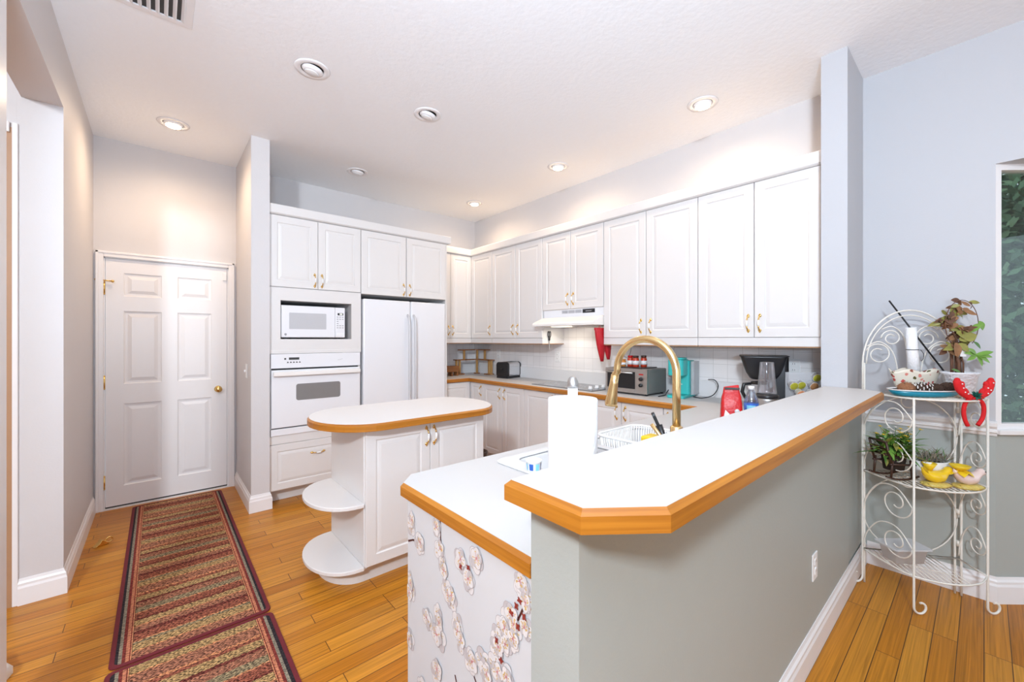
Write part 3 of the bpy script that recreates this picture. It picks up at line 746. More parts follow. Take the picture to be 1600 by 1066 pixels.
# peninsula cabinet with the blossom end panel
pc = thing('peninsula_cabinet', 'white sink cabinet run of the peninsula, its end covered with a blossom print', 'cabinet', (0.6, 0.62, 0))
obj('carcass', MB().box((0.012, 0.0, 0.1), (0.38, 0.57, BZ1)).box((0.38, 0.0, 0.1), (1.34, 0.57, 0.70)).box((1.34, 0, 0.1), (2.22, 0.57, BZ1)), M['cab'], pc)
obj('sink_apron', bx((0.38, 0.56, 0.70), (1.34, 0.57, BZ1)), M['cab'], pc)
obj('toe_kick', bx((0.012, 0.48, 0.0), (2.22, 0.5, 0.1)), M['cab'], pc)
for k in range(4):
    d = obj('door', door_mesh(0.545, 0.775), M['cab'], pc, loc=(0.02+0.55*(k+1), 0.57, 0.107), rz=PI)
ep = obj('end_panel', bx((0.0, 0.0, 0.0), (0.012, 0.578, BZ1)), M['panel'], pc)
# blossom print: (y, z, r)
BLO = [(1.175,.803,.028),(1.121,.764,.027),(1.185,.628,.022),(1.171,.599,.026),(1.183,.442,.026),(1.019,.85,.024),(1.005,.787,.024),(.987,.754,.024),(.967,.696,.026),(.941,.681,.024),(.913,.629,.026),(.898,.586,.021),(.854,.569,.027),(.898,.805,.026),(.829,.834,.027),(.86,.769,.027),(1.063,.563,.026),(1.012,.604,.026),(1.001,.548,.031),(1.022,.433,.028),(.654,.841,.026),(.637,.825,.022),(.666,.845,.022),(.701,.758,.026),(.724,.721,.023),(.679,.738,.022),(.642,.763,.02),(.747,.686,.025),(.712,.691,.021),(.747,.659,.022),(.685,.713,.021),(.797,.597,.028),(.752,.616,.024),(.712,.622,.023),(.784,.571,.022),
       (1.1,.34,.026),(.87,.40,.028),(.76,.45,.026),(.9,.30,.027),(1.04,.22,.028),(.70,.33,.026),(.82,.18,.028),(1.15,.16,.026)]
BRN = {1, 3, 15, 5}
re_ = random.Random(8)
BLO = BLO+[(y+re_.uniform(-0.5, 0.5)*r, z+re_.uniform(-0.7, 0.7)*r, r*0.78) for y, z, r in BLO]
BRA = [[(1.195,.745),(1.163,.76),(1.121,.768)],[(1.001,.878),(.998,.823),(.994,.784),(.974,.727),(.951,.69),(.935,.659),(.932,.638),(.91,.612),(.892,.592),(.877,.578),(.848,.549),(.821,.519),(.80,.44)],[(.874,.791),(.874,.809),(.86,.79)],[(.642,.84),(.648,.813),(.67,.771),(.699,.727)],[(.708,.723),(.699,.709),(.69,.692)],[(.747,.689),(.731,.669)],[(.792,.584),(.772,.585)],[(.925,.488),(.905,.44),(.87,.40)],[(.87,.40),(.9,.30)],[(.72,.36),(.76,.45)]]
BUD = [(.673,.798),(.648,.787),(.668,.755),(.742,.684),(.726,.647),(.892,.793),(.857,.805),(.662,.815),(.69,.775)]
mb = MB()
rb = random.Random(3)
def print_poly(pts, x, mi): mb.face([(x, min(max(p[0], 0.0005), 0.577), p[1]) for p in pts], mi)
def yl(y): return y-0.62
for b in BRA:
    for (a0, a1), (b0, b1) in zip(b[:-1], b[1:]):
        dx, dz = b0-a0, b1-a1; l = math.hypot(dx, dz); nx, nz = -dz/l*0.0033, dx/l*0.0033
        print_poly([(yl(a0)+nx, a1+nz), (yl(b0)+nx*0.8, b1+nz*0.8), (yl(b0)-nx*0.8, b1-nz*0.8), (yl(a0)-nx, a1-nz)], -0.0004, 2)
for i, (y, z, r) in enumerate(BLO):
    XB = -0.0006-0.00005*i
    y = min(max(y, 0.637), 1.183); yy_ = yl(y); r *= 1.22; a0 = rb.uniform(0, 6); sq = rb.uniform(0.65, 1.0)
    for k in range(5):
        a = a0+k*2*PI/5
        c = (yy_+math.cos(a)*r*0.55*sq, z+math.sin(a)*r*0.55)
        pts = [(c[0]+math.cos(t)*r*0.50*sq, c[1]+math.sin(t)*r*0.50) for t in [2*PI*q/12 for q in range(12)]]
        print_poly([(yy_+(p[0]-yy_)*1.0+(p[0]-c[0])*0.10, z+(p[1]-z)*1.0+(p[1]-c[1])*0.10) for p in pts], XB-0.000002*k, 1)
        print_poly(pts, XB-0.000012-0.000002*k, 0 if k % 3 else 6)
    hc = 5 if i not in BRN else 4
    print_poly([(yy_+math.cos(t)*r*0.13*sq, z+math.sin(t)*r*0.13) for t in [2*PI*q/8 for q in range(8)]], XB-0.000024, 5 if i not in BRN else 3)
    for k in range(15):
        a = rb.uniform(0, 2*PI); rr = r*rb.uniform(0.35, 0.72); q = (yy_+math.cos(a)*rr*sq, z+math.sin(a)*rr)
        print_poly([(q[0]+math.cos(t)*0.002, q[1]+math.sin(t)*0.002) for t in [2*PI*w/6 for w in range(6)]], XB-0.000034-0.0000005*k, 4)
        dx, dz = q[0]-yy_, q[1]-z; l = math.hypot(dx, dz) or 1; nx, nz = -dz/l*0.0004, dx/l*0.0004
        print_poly([(yy_+nx, z+nz), (q[0]+nx, q[1]+nz), (q[0]-nx, q[1]-nz), (yy_-nx, z-nz)], XB-0.000026-0.0000005*k, 5)
for y, z in BUD:
    a = rb.uniform(0, 3)
    for k in range(2):
        ca, sa = math.cos(a+k*1.3), math.sin(a+k*1.3)
        print_poly([(yl(y)+ca*0.009*math.cos(t)-sa*0.0035*math.sin(t), z+sa*0.009*math.cos(t)+ca*0.0035*math.sin(t)) for t in [2*PI*q/10 for q in range(10)]], -0.0052-0.00003*k, 3)
obj('blossom_print', mb, [M['petal'], M['petalg'], M['branch'], M['bud'], M['stamen'], M['heart'], M['petalm']], ep)

# ------------------------------------------------------------------ counters
ZC = 0.925
def band(path, closed=False, h=0.04, w=0.018):
    return MB().sweep(path, [(0, -0.011), (0, -h), (-w, -h), (-w, -0.0006), (-0.010, -0.0006)], closed, dirmi=True)
ct = thing('countertop', 'white laminate L-shaped worktop with oak edge, carrying sink and cooktop', 'countertop', (0, 0, 0))
SKX0, SKX1, SKY0, SKY1 = 1.01, 1.89, 0.85, 1.175
outl = [(0.5955, 0.62), (3.328, 0.62), (3.328, 4.638), (2.414, 4.638), (2.414, 3.9945), (2.7845, 3.9945), (2.7845, 1.2775), (0.652, 1.2775), (0.5955, 1.218)]
mb = MB().prism(outl, ZC-0.04, ZC, holes=[rrect(SKX0, SKY0, SKX1, SKY1, 0.06)])
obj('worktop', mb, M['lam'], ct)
ed = [(0.586, 0.62, ZC), (0.586, 1.222, ZC), (0.648, 1.287, ZC), (2.775, 1.287, ZC), (2.775, 3.985, ZC), (2.414, 3.985, ZC)]
obj('edge_band', band(ed[::-1]), [M['oak'], M['oaky']], ct)
mb = MB(); mb.box((3.308, 0.62, ZC), (3.328, 4.638, ZC+0.13)).box((2.414, 4.618, ZC), (3.308, 4.638, ZC+0.13))
obj('upstand', mb, M['lam_bright'], ct, bevel=0.003)
struct('trim_5', MB().box((XR-0.006, 0.62, ZC+0.13), (XR, YB-0.001, UZ0+0.3)), M['tiley'])
struct('trim_6', MB().box((2.414, YB-0.006, ZC+0.13), (XR-0.006, YB, UZ0)), M['tilex'])

bt = thing('breakfast_bar', 'long raised white bar top with thick oak edge on the sage half wall', 'countertop', (0, 0, 1.115))
inn = [(0.5145, 0.5965), (0.5145, 0.4215), (0.6225, 0.3365), (2.795, 0.3435), (2.884, 0.44), (2.884, 0.5965)]
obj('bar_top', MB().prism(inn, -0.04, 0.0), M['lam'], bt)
obj('edge_band', band([(2.884, 0.606), (0.505, 0.606), (0.505, 0.417), (0.619, 0.327), (2.80, 0.334), (2.902, 0.44)]), [M['oak'], M['oaky']], bt)

# island
isl = thing('kitchen_island', 'small white island with oblong rounded top, two doors and rounded end shelves', 'island', (0, 0, 0))
def oblong(xa, a, xb, b, y0, y1, n=18, o=0.0):
    yc = (y0+y1)/2; ry = (y1-y0)/2-o; pts = []
    for i in range(n+1):
        t = PI/2+PI*i/n; pts.append((xa+(a-o)*math.cos(t), yc+ry*math.sin(t)))
    for i in range(n+1):
        t = -PI/2+PI*i/n; pts.append((xb+(b-o)*math.cos(t), yc+ry*math.sin(t)))
    return pts
P = oblong(0.95, 0.30, 1.60, 0.25, 2.16, 2.86, o=0.0095)
tp = obj('island_top', MB().prism(P, ZC-0.04, ZC), M['lam_bright'], isl)
obj('edge_band', MB().sweep(oblong(0.95, 0.30, 1.60, 0.25, 2.16, 2.86), [(0, -0.011), (0, -0.042), (-0.018, -0.042), (-0.018, -0.0006), (-0.010, -0.0006)], True, dirmi=True), [M['oak'], M['oaky']], tp, loc=(0, 0, ZC))
IX0, IX1, IY0, IY1 = 0.865, 1.69, 2.262, 2.82
obj('carcass', bx((IX0, IY0, 0.1), (IX1, IY1, ZC-0.04)), M['cab'], isl)
add_door(isl, IX0+0.004, 0.112, 0.405, 0.765, 1.247, 0.79, yoff=IY0)
add_door(isl, 1.274, 0.112, 0.412, 0.765, 1.30, 0.79, yoff=IY0)
def half_disc(x, dirn, r, y0, y1, z, t):
    yc = (y0+y1)/2; ry = (y1-y0)/2
    return MB().prism([(x+dirn*r*math.sin(PI*i/20)**0.85, yc-ry*math.cos(PI*i/20)) for i in range(21)], z-t, z)
for zz in (0.47, 0.12):
    obj('end_shelf', half_disc(IX0, -1, 0.235, IY0-0.015, IY1, zz, 0.022), M['cab'], isl, bevel=0.004)
    obj('end_shelf', half_disc(IX1, 1, 0.20, IY0-0.015, IY1, zz, 0.022), M['cab'], isl, bevel=0.004)
obj('toe_kick', MB().prism(oblong(IX0+0.02, 0.17, IX1-0.02, 0.14, IY0+0.06, IY1-0.03), 0, 0.098), M['cab'], isl)
mb = MB(); mb.lathe([(0.0001, 0), (0.035, 0.0), (0.045, 0.01), (0.065, 0.05), (0.072, 0.09), (0.068, 0.092), (0.06, 0.05), (0.03, 0.012), (0.0001, 0.012)])
tag(obj('serving_bowl', mb, M['brown'], loc=(1.775, 2.43, 0.472)), 'dark brown bowl peeking out from the far end shelf of the island', 'bowl')

# ------------------------------------------------------------------ appliances
# refrigerator
fr = thing('refrigerator', 'white side-by-side refrigerator between oven cabinet and counter', 'refrigerator', (1.474, 3.86, 0))
obj('body', bx((0.0, 0.09, 0.03), (0.905, 0.76, 1.765)), M['appl'], fr, bevel=0.006)
obj('grille', bx((0.01, 0.06, 0.01), (0.895, 0.09, 0.09)), M['grey'], fr)
for x0, x1, hx in ((0.0, 0.488, 0.458), (0.494, 0.905, 0.524)):
    d = obj('door', bx((x0, 0.0, 0.1), (x1, 0.085, 1.772)), M['appl'], fr, bevel=0.012)
    mb = MB()
    mb.tube([(hx, 0.005, 0.62), (hx, -0.03, 0.65), (hx, -0.042, 0.75), (hx, -0.045, 1.15), (hx, -0.042, 1.52), (hx, -0.03, 1.60), (hx, 0.005, 1.63)], [0.012, 0.013, 0.013, 0.013, 0.013, 0.013, 0.012], 10)
    obj('handle', mb, M['lgrey'], d)
# wall oven
ov = thing('built_in_oven', 'white built-in wall oven with dark window under the microwave niche', 'oven', (0.702, FY, 0.577))
OW = 0.74
obj('body', bx((0.012, 0.0, 0.01), (OW-0.012, 0.55, 0.67)), M['gap'], ov)
mb = MB().box((0.0, -0.03, 0.562), (OW, 0.0, 0.683))
cp = obj('control_panel', mb, M['appl'], ov, bevel=0.004)
mb = MB(); mb.box((0.135, -0.0315, 0.632), (0.215, -0.0300, 0.652), 0)
mb.box((0.10, -0.0312, 0.634), (0.114, -0.03, 0.648), 0)
for k in range(5): mb.prism([(0.118+k*0.023, 0.606), (0.136+k*0.023, 0.606), (0.127+k*0.023, 0.619)], -0.0312, -0.03, plane='xz', mi=0)
obj('clock_display', mb, M['gap'], cp)
mb = MB()
for k, (x, z, w) in enumerate(((0.535, 0.617, 0.012), (0.548, 0.62, 0.018), (0.566, 0.624, 0.012))): mb.box((x, -0.0312, z), (x+w, -0.03, z+0.006), 1)
obj('maker_mark', mb, [M['gap'], M['lgrey']], cp)
od = obj('oven_door', bx((0.004, -0.035, 0.065), (OW-0.004, 0.0, 0.548)), M['appl'], ov, bevel=0.006)
obj('oven_window', MB().prism(rrect(0.19, 0.285, 0.555, 0.425, 0.018), -0.0372, -0.034, plane='xz'), M['ovenglass'], od)
mb = MB().box((0.012, -0.075, 0.498), (OW-0.012, -0.05, 0.535)); mb.box((0.02, -0.052, 0.503), (0.05, -0.034, 0.53)).box((OW-0.05, -0.052, 0.503), (OW-0.02, -0.034, 0.53))
obj('handle', mb, M['applcream'], od, bevel=0.007)
obj('vent_strip', bx((0.0, -0.03, 0.0), (OW, 0.0, 0.055)), M['appl'], ov, bevel=0.003)
# microwave
mw = thing('microwave', 'white microwave oven set in the cabinet niche above the wall oven', 'microwave', (0.782, 3.865, 1.386))
MWW, MWH = 0.525, 0.288
obj('case', bx((0.0, 0.025, 0.012), (MWW, 0.40, MWH)), M['appl'], mw, bevel=0.006)
obj('foot', bx((0.03, 0.04, 0.0), (0.06, 0.07, 0.012)), M['dark'], mw); obj('foot', bx((MWW-0.06, 0.04, 0.0), (MWW-0.03, 0.07, 0.012)), M['dark'], mw)
md = obj('door', bx((0.002, 0.0, 0.014), (0.435, 0.026, MWH-0.002)), M['appl'], mw, bevel=0.004)
obj('door_window', MB().prism(rrect(0.06, 0.085, 0.36, 0.225, 0.006), -0.0012, 0.004, plane='xz'), M['mwglass'], md)
mb = MB().lathe([(0.0001, 0.0015), (0.009, 0.0012), (0.0095, 0)], c=(0.033, 0.0, 0.04), axis='y', n=20)
obj('emblem', mb, M['grey'], md)
mp_ = obj('control_panel', bx((0.437, 0.0, 0.014), (MWW-0.002, 0.026, MWH-0.002)), M['appl'], mw, bevel=0.004)
mb = MB()
mb.box((0.458, -0.001, 0.216), (0.508, 0.001, 0.236), 0); mb.box((0.475, -0.0015, 0.220), (0.50, 0.001, 0.232), 1)
for r in range(6):
    for c in range(3):
        if r in (2, 3) and c > 0: continue
        mb.box((0.450+c*0.023, -0.0012, 0.196-r*0.0195), (0.465+c*0.023, 0.001, 0.203-r*0.0195), 2)
mb.box((0.45, -0.0012, 0.03), (0.513, 0.001, 0.058), 3)
obj('keypad', mb, [M['dark'], M['led'], M['grey'], M['white']], mp_)
# range hood
hd = thing('range_hood', 'white under-cabinet range hood above the cooktop', 'hood', (3.008, 2.97, 1.50), R90)
obj('body', bx((0.002, 0.0, 0.08), (0.752, 0.31, 0.174)), M['appl'], hd)
rows = []
mb = MB()
for x in (-0.012, 0.754): rows.append([(x, -0.155, 0.03), (x, -0.155, 0.012), (x, 0.31, 0.012), (x, 0.31, 0.10), (x, -0.005, 0.10), (x, -0.145, 0.045)])
mb.grid(rows, closed_u=True, cap0=True, cap1=True, smooth=False)
obj('canopy', mb, M['applcream'], hd)
mb = MB()
for k in range(3):
    for j in range(5): mb.box((0.25+k*0.085, -0.0035, 0.135+j*0.006), (0.325+k*0.085, 0.001, 0.138+j*0.006))
obj('louvre', mb, M['grey'], hd)
mb = MB().box((0.51, -0.004, 0.130), (0.65, 0.001, 0.165), 0); mb.box((0.545, -0.0046, 0.143), (0.615, 0.0, 0.15), 1)
obj('switch_panel', mb, [M['dark'], M['grey']], hd)
obj('filter', MB().box((0.36, 0.02, 0.004), (0.70, 0.28, 0.013)), M['steel'], hd)
obj('lamp_lens', MB().box((0.08, 0.02, 0.0075), (0.30, 0.16, 0.0125)), M['hoodlamp'], hd)
area_light('hood_lamp', (3.05, 2.75, 1.495), (3.1, 2.72, 0.9), 0.2, 0.15, 1.3, (1.0, 0.90, 0.72))
# cooktop
ck = thing('cooktop', 'grey glass electric cooktop let into the counter beneath the hood', 'cooktop', (0, 0, ZC))
obj('glass_plate', bx((2.86, 2.24, 0.0005), (3.27, 3.0, 0.009)), M['cooktop'], ck, bevel=0.003)
mb = MB()
for x, y, r in ((2.97, 2.82, 0.075), (3.16, 2.82, 0.095), (2.97, 2.52, 0.095), (3.16, 2.52, 0.075)):
    mb.tube([(x+r*math.cos(2*PI*k/28), y+r*math.sin(2*PI*k/28), 0.0092) for k in range(28)], 0.0012, 4, closed=True)
obj('burner_ring', mb, M['lgrey'], ck)
for k in range(4):
    mb = MB().lathe([(0.020, 0.0), (0.020, 0.010), (0.015, 0.022), (0.0001, 0.024)], n=16); mb.box((-0.003, -0.017, 0.018), (0.003, 0.017, 0.030))
    obj('knob', mb, M['white'], ck, loc=(2.93+0.095*k, 2.31, 0.009))

# ------------------------------------------------------------------ sink, faucet
sk = thing('kitchen_sink', 'white double-bowl sink let into the peninsula counter', 'sink', (0, 0, ZC))
def bowl(x0, x1, y0, y1, d):
    mb = MB(); rows = []
    for o, z, r in ((0.0, 0.0, 0.05), (0.006, -0.01, 0.05), (0.012, -d+0.03, 0.045), (0.03, -d, 0.04)):
        rows.append([(p[0], p[1], z) for p in rrect(x0+o, y0+o, x1-o, y1-o, r)])
    mb.grid(rows, closed_u=True, cap1=True)
    return mb
obj('bowl', bowl(1.02, 1.40, 0.86, 1.165, 0.19), M['sinkw'], sk); obj('bowl', bowl(1.435, 1.88, 0.86, 1.165, 0.19), M['sinkw'], sk)
mb = MB().prism(rrect(0.95, 0.825, 1.915, 1.20, 0.03), 0.0005, 0.008, holes=[rrect(1.02, 0.86, 1.40, 1.165, 0.05), rrect(1.435, 0.86, 1.88, 1.165, 0.05)])
obj('rim', mb, M['sinkw'], sk, bevel=0.004)
fa = thing('faucet', 'tall brushed gold gooseneck faucet standing behind the sink', 'faucet', (1.402, 0.72, ZC))
mb = MB().lathe([(0.030, 0), (0.030, 0.006), (0.024, 0.012), (0.022, 0.10), (0.0215, 0.145), (0.016, 0.150)], n=24)
obj('base', mb, M['gold'], fa)
arc = [(0, 0, 0.145), (0, 0, 0.30)]
R = 0.125
for k in range(25):
    a = PI-(PI*1.02)*k/24; arc.append((0, R+R*math.cos(a), 0.335+R*math.sin(a)*1.0))
arc += [(0, 0.258, 0.32), (0, 0.263, 0.295)]
obj('spout', MB().tube(arc, 0.0142, 16), M['gold'], fa)
mb = MB().tube([(0, 0.260, 0.315), (0, 0.266, 0.280), (0, 0.274, 0.235), (0, 0.279, 0.200), (0, 0.280, 0.188)], [0.0155, 0.017, 0.021, 0.0255, 0.024], 18)
obj('spray_head', mb, M['gold'], fa)
mb = MB().tube([(-0.015, 0.0, 0.08), (-0.05, 0.0, 0.085)], 0.013, 14); mb.tube([(-0.05, 0, 0.085), (-0.062, 0.03, 0.12), (-0.066, 0.06, 0.155)], [0.009, 0.007, 0.0065], 10)
obj('lever', mb, M['gold'], fa)
# dish brush leaning in its corner behind the sink
br = thing('dish_brush', 'black-handled dish brush with a hanging hole beside the faucet', 'brush', (1.437, 0.775, ZC))
mb = MB()
P = [(0, 0.0, 0.03), (-0.002, 0.012, 0.09), (-0.006, 0.03, 0.135)]
mb.tube(P, [0.008, 0.010, 0.013], 10)
top = MB().prism([(x, z) for x, z in rrect(-0.013, 0, 0.013, 0.062, 0.012)], -0.006, 0.006, plane='xz', holes=[[(0.005*math.cos(t), 0.047+0.005*math.sin(t)) for t in [2*PI*k/10 for k in range(10)]]])
obj('handle', mb, M['handleblk'], br)
obj('grip', top, M['handleblk'], br, loc=(-0.005, 0.028, 0.125), rot=(-0.42, 0.0, 0.6), bevel=0.003)
obj('bristle_head', MB().lathe([(0.020, 0.0), (0.024, 0.025), (0.012, 0.035), (0.008, 0.04)], n=16), M['white'], br)
# dish rack in the right bowl
dr = thing('dish_rack', 'white slatted dish basket sitting in the sink bowl', 'rack', (0, 0, ZC))
x0, x1, y0, y1 = 1.475, 1.80, 0.89, 1.14
obj('rim', MB().tube([(p[0], p[1], 0.035) for p in rrect(x0, y0, x1, y1, 0.05)], 0.0055, 8, closed=True), M['white'], dr)
mb = MB()
for p, q in zip(even(rrect(x0+0.002, y0+0.002, x1-0.002, y1-0.002, 0.05), 84), even(rrect(x0+0.02, y0+0.02, x1-0.02, y1-0.02, 0.04), 84)):
    mb.tube([(p.x, p.y, 0.035), (q.x, q.y, -0.10)], 0.0028, 5)
obj('slats', mb, M['white'], dr)
mb = MB().prism(rrect(x0+0.02, y0+0.02, x1-0.02, y1-0.02, 0.04), -0.104, -0.098)
obj('basket_floor', mb, M['white'], dr)
tag(obj('sponge', bx((1.62, 0.945, -0.095), (1.70, 1.0, 0.032)), M['yel'], loc=(0, 0, ZC), bevel=0.008), 'yellow sponge standing in the white dish basket', 'sponge')

# ------------------------------------------------------------------ things on the peninsula
pt = thing('paper_towel_holder', 'paper towel holder with a silver domed finial beside the sink', 'holder', (0.902, 0.775, ZC))
obj('base', MB().lathe([(0.075, 0), (0.075, 0.008), (0.07, 0.012), (0.0001, 0.012)], n=32), M['white'], pt)
obj('post', MB().lathe([(0.0145, 0.012), (0.0145, 0.322)], n=20), M['white'], pt)
obj('finial', MB().lathe([(0.0155, 0.320), (0.0165, 0.328), (0.0155, 0.338), (0.010, 0.350), (0.0001, 0.354)], n=20), M['steel'], pt)
mb = MB(); mb.lathe([(0.024, 0.014), (0.0695, 0.014), (0.0705, 0.02), (0.0705, 0.284), (0.0695, 0.29), (0.024, 0.29), (0.024, 0.014)], n=48)
tag(obj('paper_towel_roll', mb, M['paper'], loc=(0.902, 0.775, ZC)), 'thick white paper towel roll on its upright holder', 'paper towel')
tb = thing('small_tub', 'small white and blue plastic tub beside the paper towels', 'tub', (0.985, 1.022, ZC+0.001))
obj('cup', MB().lathe([(0.0001, 0), (0.021, 0), (0.0225, 0.003), (0.0265, 0.036), (0.0285, 0.037), (0.0285, 0.041), (0.0245, 0.041), (0.0235, 0.028), (0.0001, 0.028)], n=28), M['white'], tb)
mb = MB(); mb.lathe([(0.0228, 0.001), (0.0233, 0.006)], n=28, mi=0)
for k in range(7):
    a = k*2*PI/7
    mb.grid([[((0.0238+0.0003)*math.cos(a+d), (0.0238+0.0003)*math.sin(a+d), 0.009), ((0.0266)*math.cos(a+d), (0.0266)*math.sin(a+d), 0.031)] for d in (-0.28, -0.1, 0.1, 0.28)], mi=k % 2)
obj('label', mb, [M['bluelabel'], M['lblabel']], tb)

# ------------------------------------------------------------------ things at the corner counter by the column
cb = thing('coffee_bag', 'shiny red coffee bag with folded top behind the bar', 'bag', (2.20, 0.84, ZC), -1.1)
mb = MB(); rows = []
for z, hw, hd, sh in ((0, 0.047, 0.034, 0), (0.05, 0.050, 0.036, 0), (0.12, 0.047, 0.033, 0), (0.165, 0.044, 0.024, 0.002), (0.19, 0.038, 0.012, 0.004), (0.205, 0.036, 0.007, 0.006), (0.222, 0.034, 0.005, 0.002)):
    rows.append([(x, y+sh, z+0.006*math.sin(x*60)*(z > 0.16)) for x, y in rrect(-hw, -hd, hw, hd, min(0.012, hd*0.9), 3)])
mb.grid(rows, closed_u=True, cap0=True, cap1=True)
obj('pouch', mb, M['redfoil'], cb)
obj('front_label', MB().prism([(-0.046, 0.02), (-0.005, 0.02), (-0.012, 0.085), (-0.03, 0.105)], -0.0385, -0.037, plane='xz'), M['white'], cb)
obj('round_seal', MB().lathe([(0.0001, 0.002), (0.011, 0.0015), (0.0115, 0)], c=(0.022, -0.0365, 0.10), axis='y', n=18), M['lgrey'], cb)
obj('fold_clip', bx((-0.03, -0.012, 0.205), (0.036, 0.006, 0.214)), M['gap'], cb)
wb = thing('water_bottle', 'clear plastic water bottle with a blue label beside the red bag', 'bottle', (2.31, 0.785, ZC))
obj('bottle', MB().lathe([(0.030, 0), (0.033, 0.006), (0.033, 0.05), (0.031, 0.055), (0.033, 0.06), (0.033, 0.135), (0.030, 0.155), (0.018, 0.185), (0.0135, 0.195), (0.0135, 0.202)], n=28), M['clearb'], wb)
obj('cap', MB().lathe([(0.0145, 0.200), (0.0145, 0.216), (0.013, 0.218), (0.0001, 0.218)], n=20), M['white'], wb)
mb = MB(); mb.lathe([(0.0336, 0.070), (0.0336, 0.132)], n=28, mi=0)
mb.grid([[(0.0341*math.cos(a), 0.0341*math.sin(a), 0.086), (0.0341*math.cos(a), 0.0341*math.sin(a), 0.122)] for a in [2.85+0.11*k for k in range(12)]], mi=1)
obj('label', mb, [M['bluelabel'], M['lblabel']], wb)
bl = thing('personal_blender', 'small blender with upturned clear cup on a steel base', 'blender', (2.72, 0.84, ZC))
obj('base', MB().lathe([(0.058, 0), (0.060, 0.01), (0.056, 0.10), (0.058, 0.115)], n=28), M['steel'], bl)
obj('collar', MB().lathe([(0.060, 0.113), (0.061, 0.128), (0.052, 0.136), (0.0001, 0.136)], n=28), M['dark'], bl)
M['cup'] = glass_mat('smoky_clear_cup', (0.90, 0.89, 0.92), 0.10, 0.08, 0.7, 0.07)
obj('blending_cup', MB().lathe([(0.050, 0.136), (0.050, 0.15), (0.047, 0.18), (0.036, 0.318), (0.038, 0.322), (0.030, 0.324), (0.0001, 0.318)], n=24), M['cup'], bl)
cm = thing('coffee_maker', 'black drip coffee maker with glass carafe beside the column', 'coffee maker', (3.05, 0.94, ZC), R90+0.35)
obj('base', MB().prism(rrect(-0.11, -0.11, 0.11, 0.13, 0.03), 0.0, 0.035), M['dark'], cm, bevel=0.006)
obj('tank_column', MB().prism(rrect(-0.015, -0.04, 0.118, 0.13, 0.025), 0.035, 0.345), M['dark'], cm, bevel=0.006)
mb = MB(); rows = []
for z, a, b in ((0.195, 0.065, 0.06), (0.205, 0.078, 0.07), (0.24, 0.098, 0.085), (0.29, 0.115, 0.098), (0.34, 0.130, 0.104), (0.346, 0.135, 0.105)):
    rows.append([(x-0.025, y-0.0, z) for x, y in rrect(-a, -b, a, b, 0.03)])
mb.grid(rows, closed_u=True, cap0=True, cap1=True)
obj('filter_basket', mb, M['dark'], cm)
obj('lid', MB().prism(rrect(-0.163, -0.108, 0.118, 0.12, 0.03), 0.346, 0.352), M['dark'], cm, bevel=0.003)
mb = MB().lathe([(0.05, 0.037), (0.062, 0.05), (0.066, 0.09), (0.055, 0.135), (0.048, 0.155), (0.05, 0.165)], c=(-0.045, -0.03, 0), n=26)
cf = obj('carafe', mb, M['clear'], cm)
obj('coffee', MB().lathe([(0.0001, 0.04), (0.058, 0.048), (0.062, 0.08), (0.0001, 0.082)], c=(-0.045, -0.03, 0), n=22), M['soil'], cf)
obj('carafe_lid', MB().lathe([(0.051, 0.163), (0.05, 0.178), (0.0001, 0.182)], c=(-0.045, -0.03, 0), n=22), M['dark'], cf)
obj('carafe_handle', MB().tube([(-0.095, -0.045, 0.165), (-0.135, -0.055, 0.16), (-0.145, -0.058, 0.11), (-0.125, -0.052, 0.065)], [0.009, 0.012, 0.012, 0.009], 10), M['dark'], cf)
obj('water_gauge', bx((0.112, -0.02, 0.12), (0.1165, 0.0, 0.31)), M['lgrey'], cm)
# coffee pods in a clear bin
pb = thing('pod_bin', 'clear acrylic bin of coffee pods at the end of the counter', 'bin', (3.06, 0.72, ZC), R90+0.75)
mb = MB()
for a, b in (((-0.105, -0.07, 0), (0.10, 0.05, 0.004)), ((-0.105, 0.046, 0), (0.10, 0.05, 0.25)), ((-0.105, -0.07, 0), (0.10, -0.066, 0.10))): mb.box(a, b)
obj('bin', mb, M['clear'], pb)
LIDC = [mat('pod_lid_olive', (0.42, 0.40, 0.03), 0.35, var=0.4, scale=150), mat('pod_lid_green', (0.04, 0.22, 0.13), 0.35, var=0.5, scale=120), mat('pod_lid_orange', (0.62, 0.24, 0.10), 0.35, var=0.3, scale=120), mat('pod_lid_brown', (0.35, 0.17, 0.07), 0.35, var=0.5, scale=120), mat('pod_lid_dark', (0.07, 0.07, 0.05), 0.35, var=0.5, scale=120)]
podm = []
for c in LIDC:
    mb = MB().lathe([(0.0175, 0.044), (0.019, 0.042), (0.0245, 0.002), (0.0255, 0.002), (0.0255, 0.0)], n=20, mi=0)
    mb.lathe([(0.0001, -0.0008), (0.024, -0.0006), (0.0245, 0.0002)], n=20, mi=1)
    podm.append(mb.data('coffee_pod', [M['white'], c]))
PODS = [(-0.082, 0.165, 0, 'olive-lidded coffee pod at the window-side end of the top row'), (-0.038, 0.17, 0, 'olive-lidded coffee pod second along the top row'), (-0.055, 0.118, 2, 'orange-lidded coffee pod low in the clear bin'),
        (0.012, 0.118, 1, 'green-lidded coffee pod low in the clear bin'), (0.035, 0.165, 3, 'brown-lidded coffee pod in the middle of the clear bin'), (0.068, 0.215, 0, 'olive-lidded coffee pod highest in the bin, beside the column'), (0.073, 0.135, 4, 'dark-lidded coffee pod lowest beside the column')]
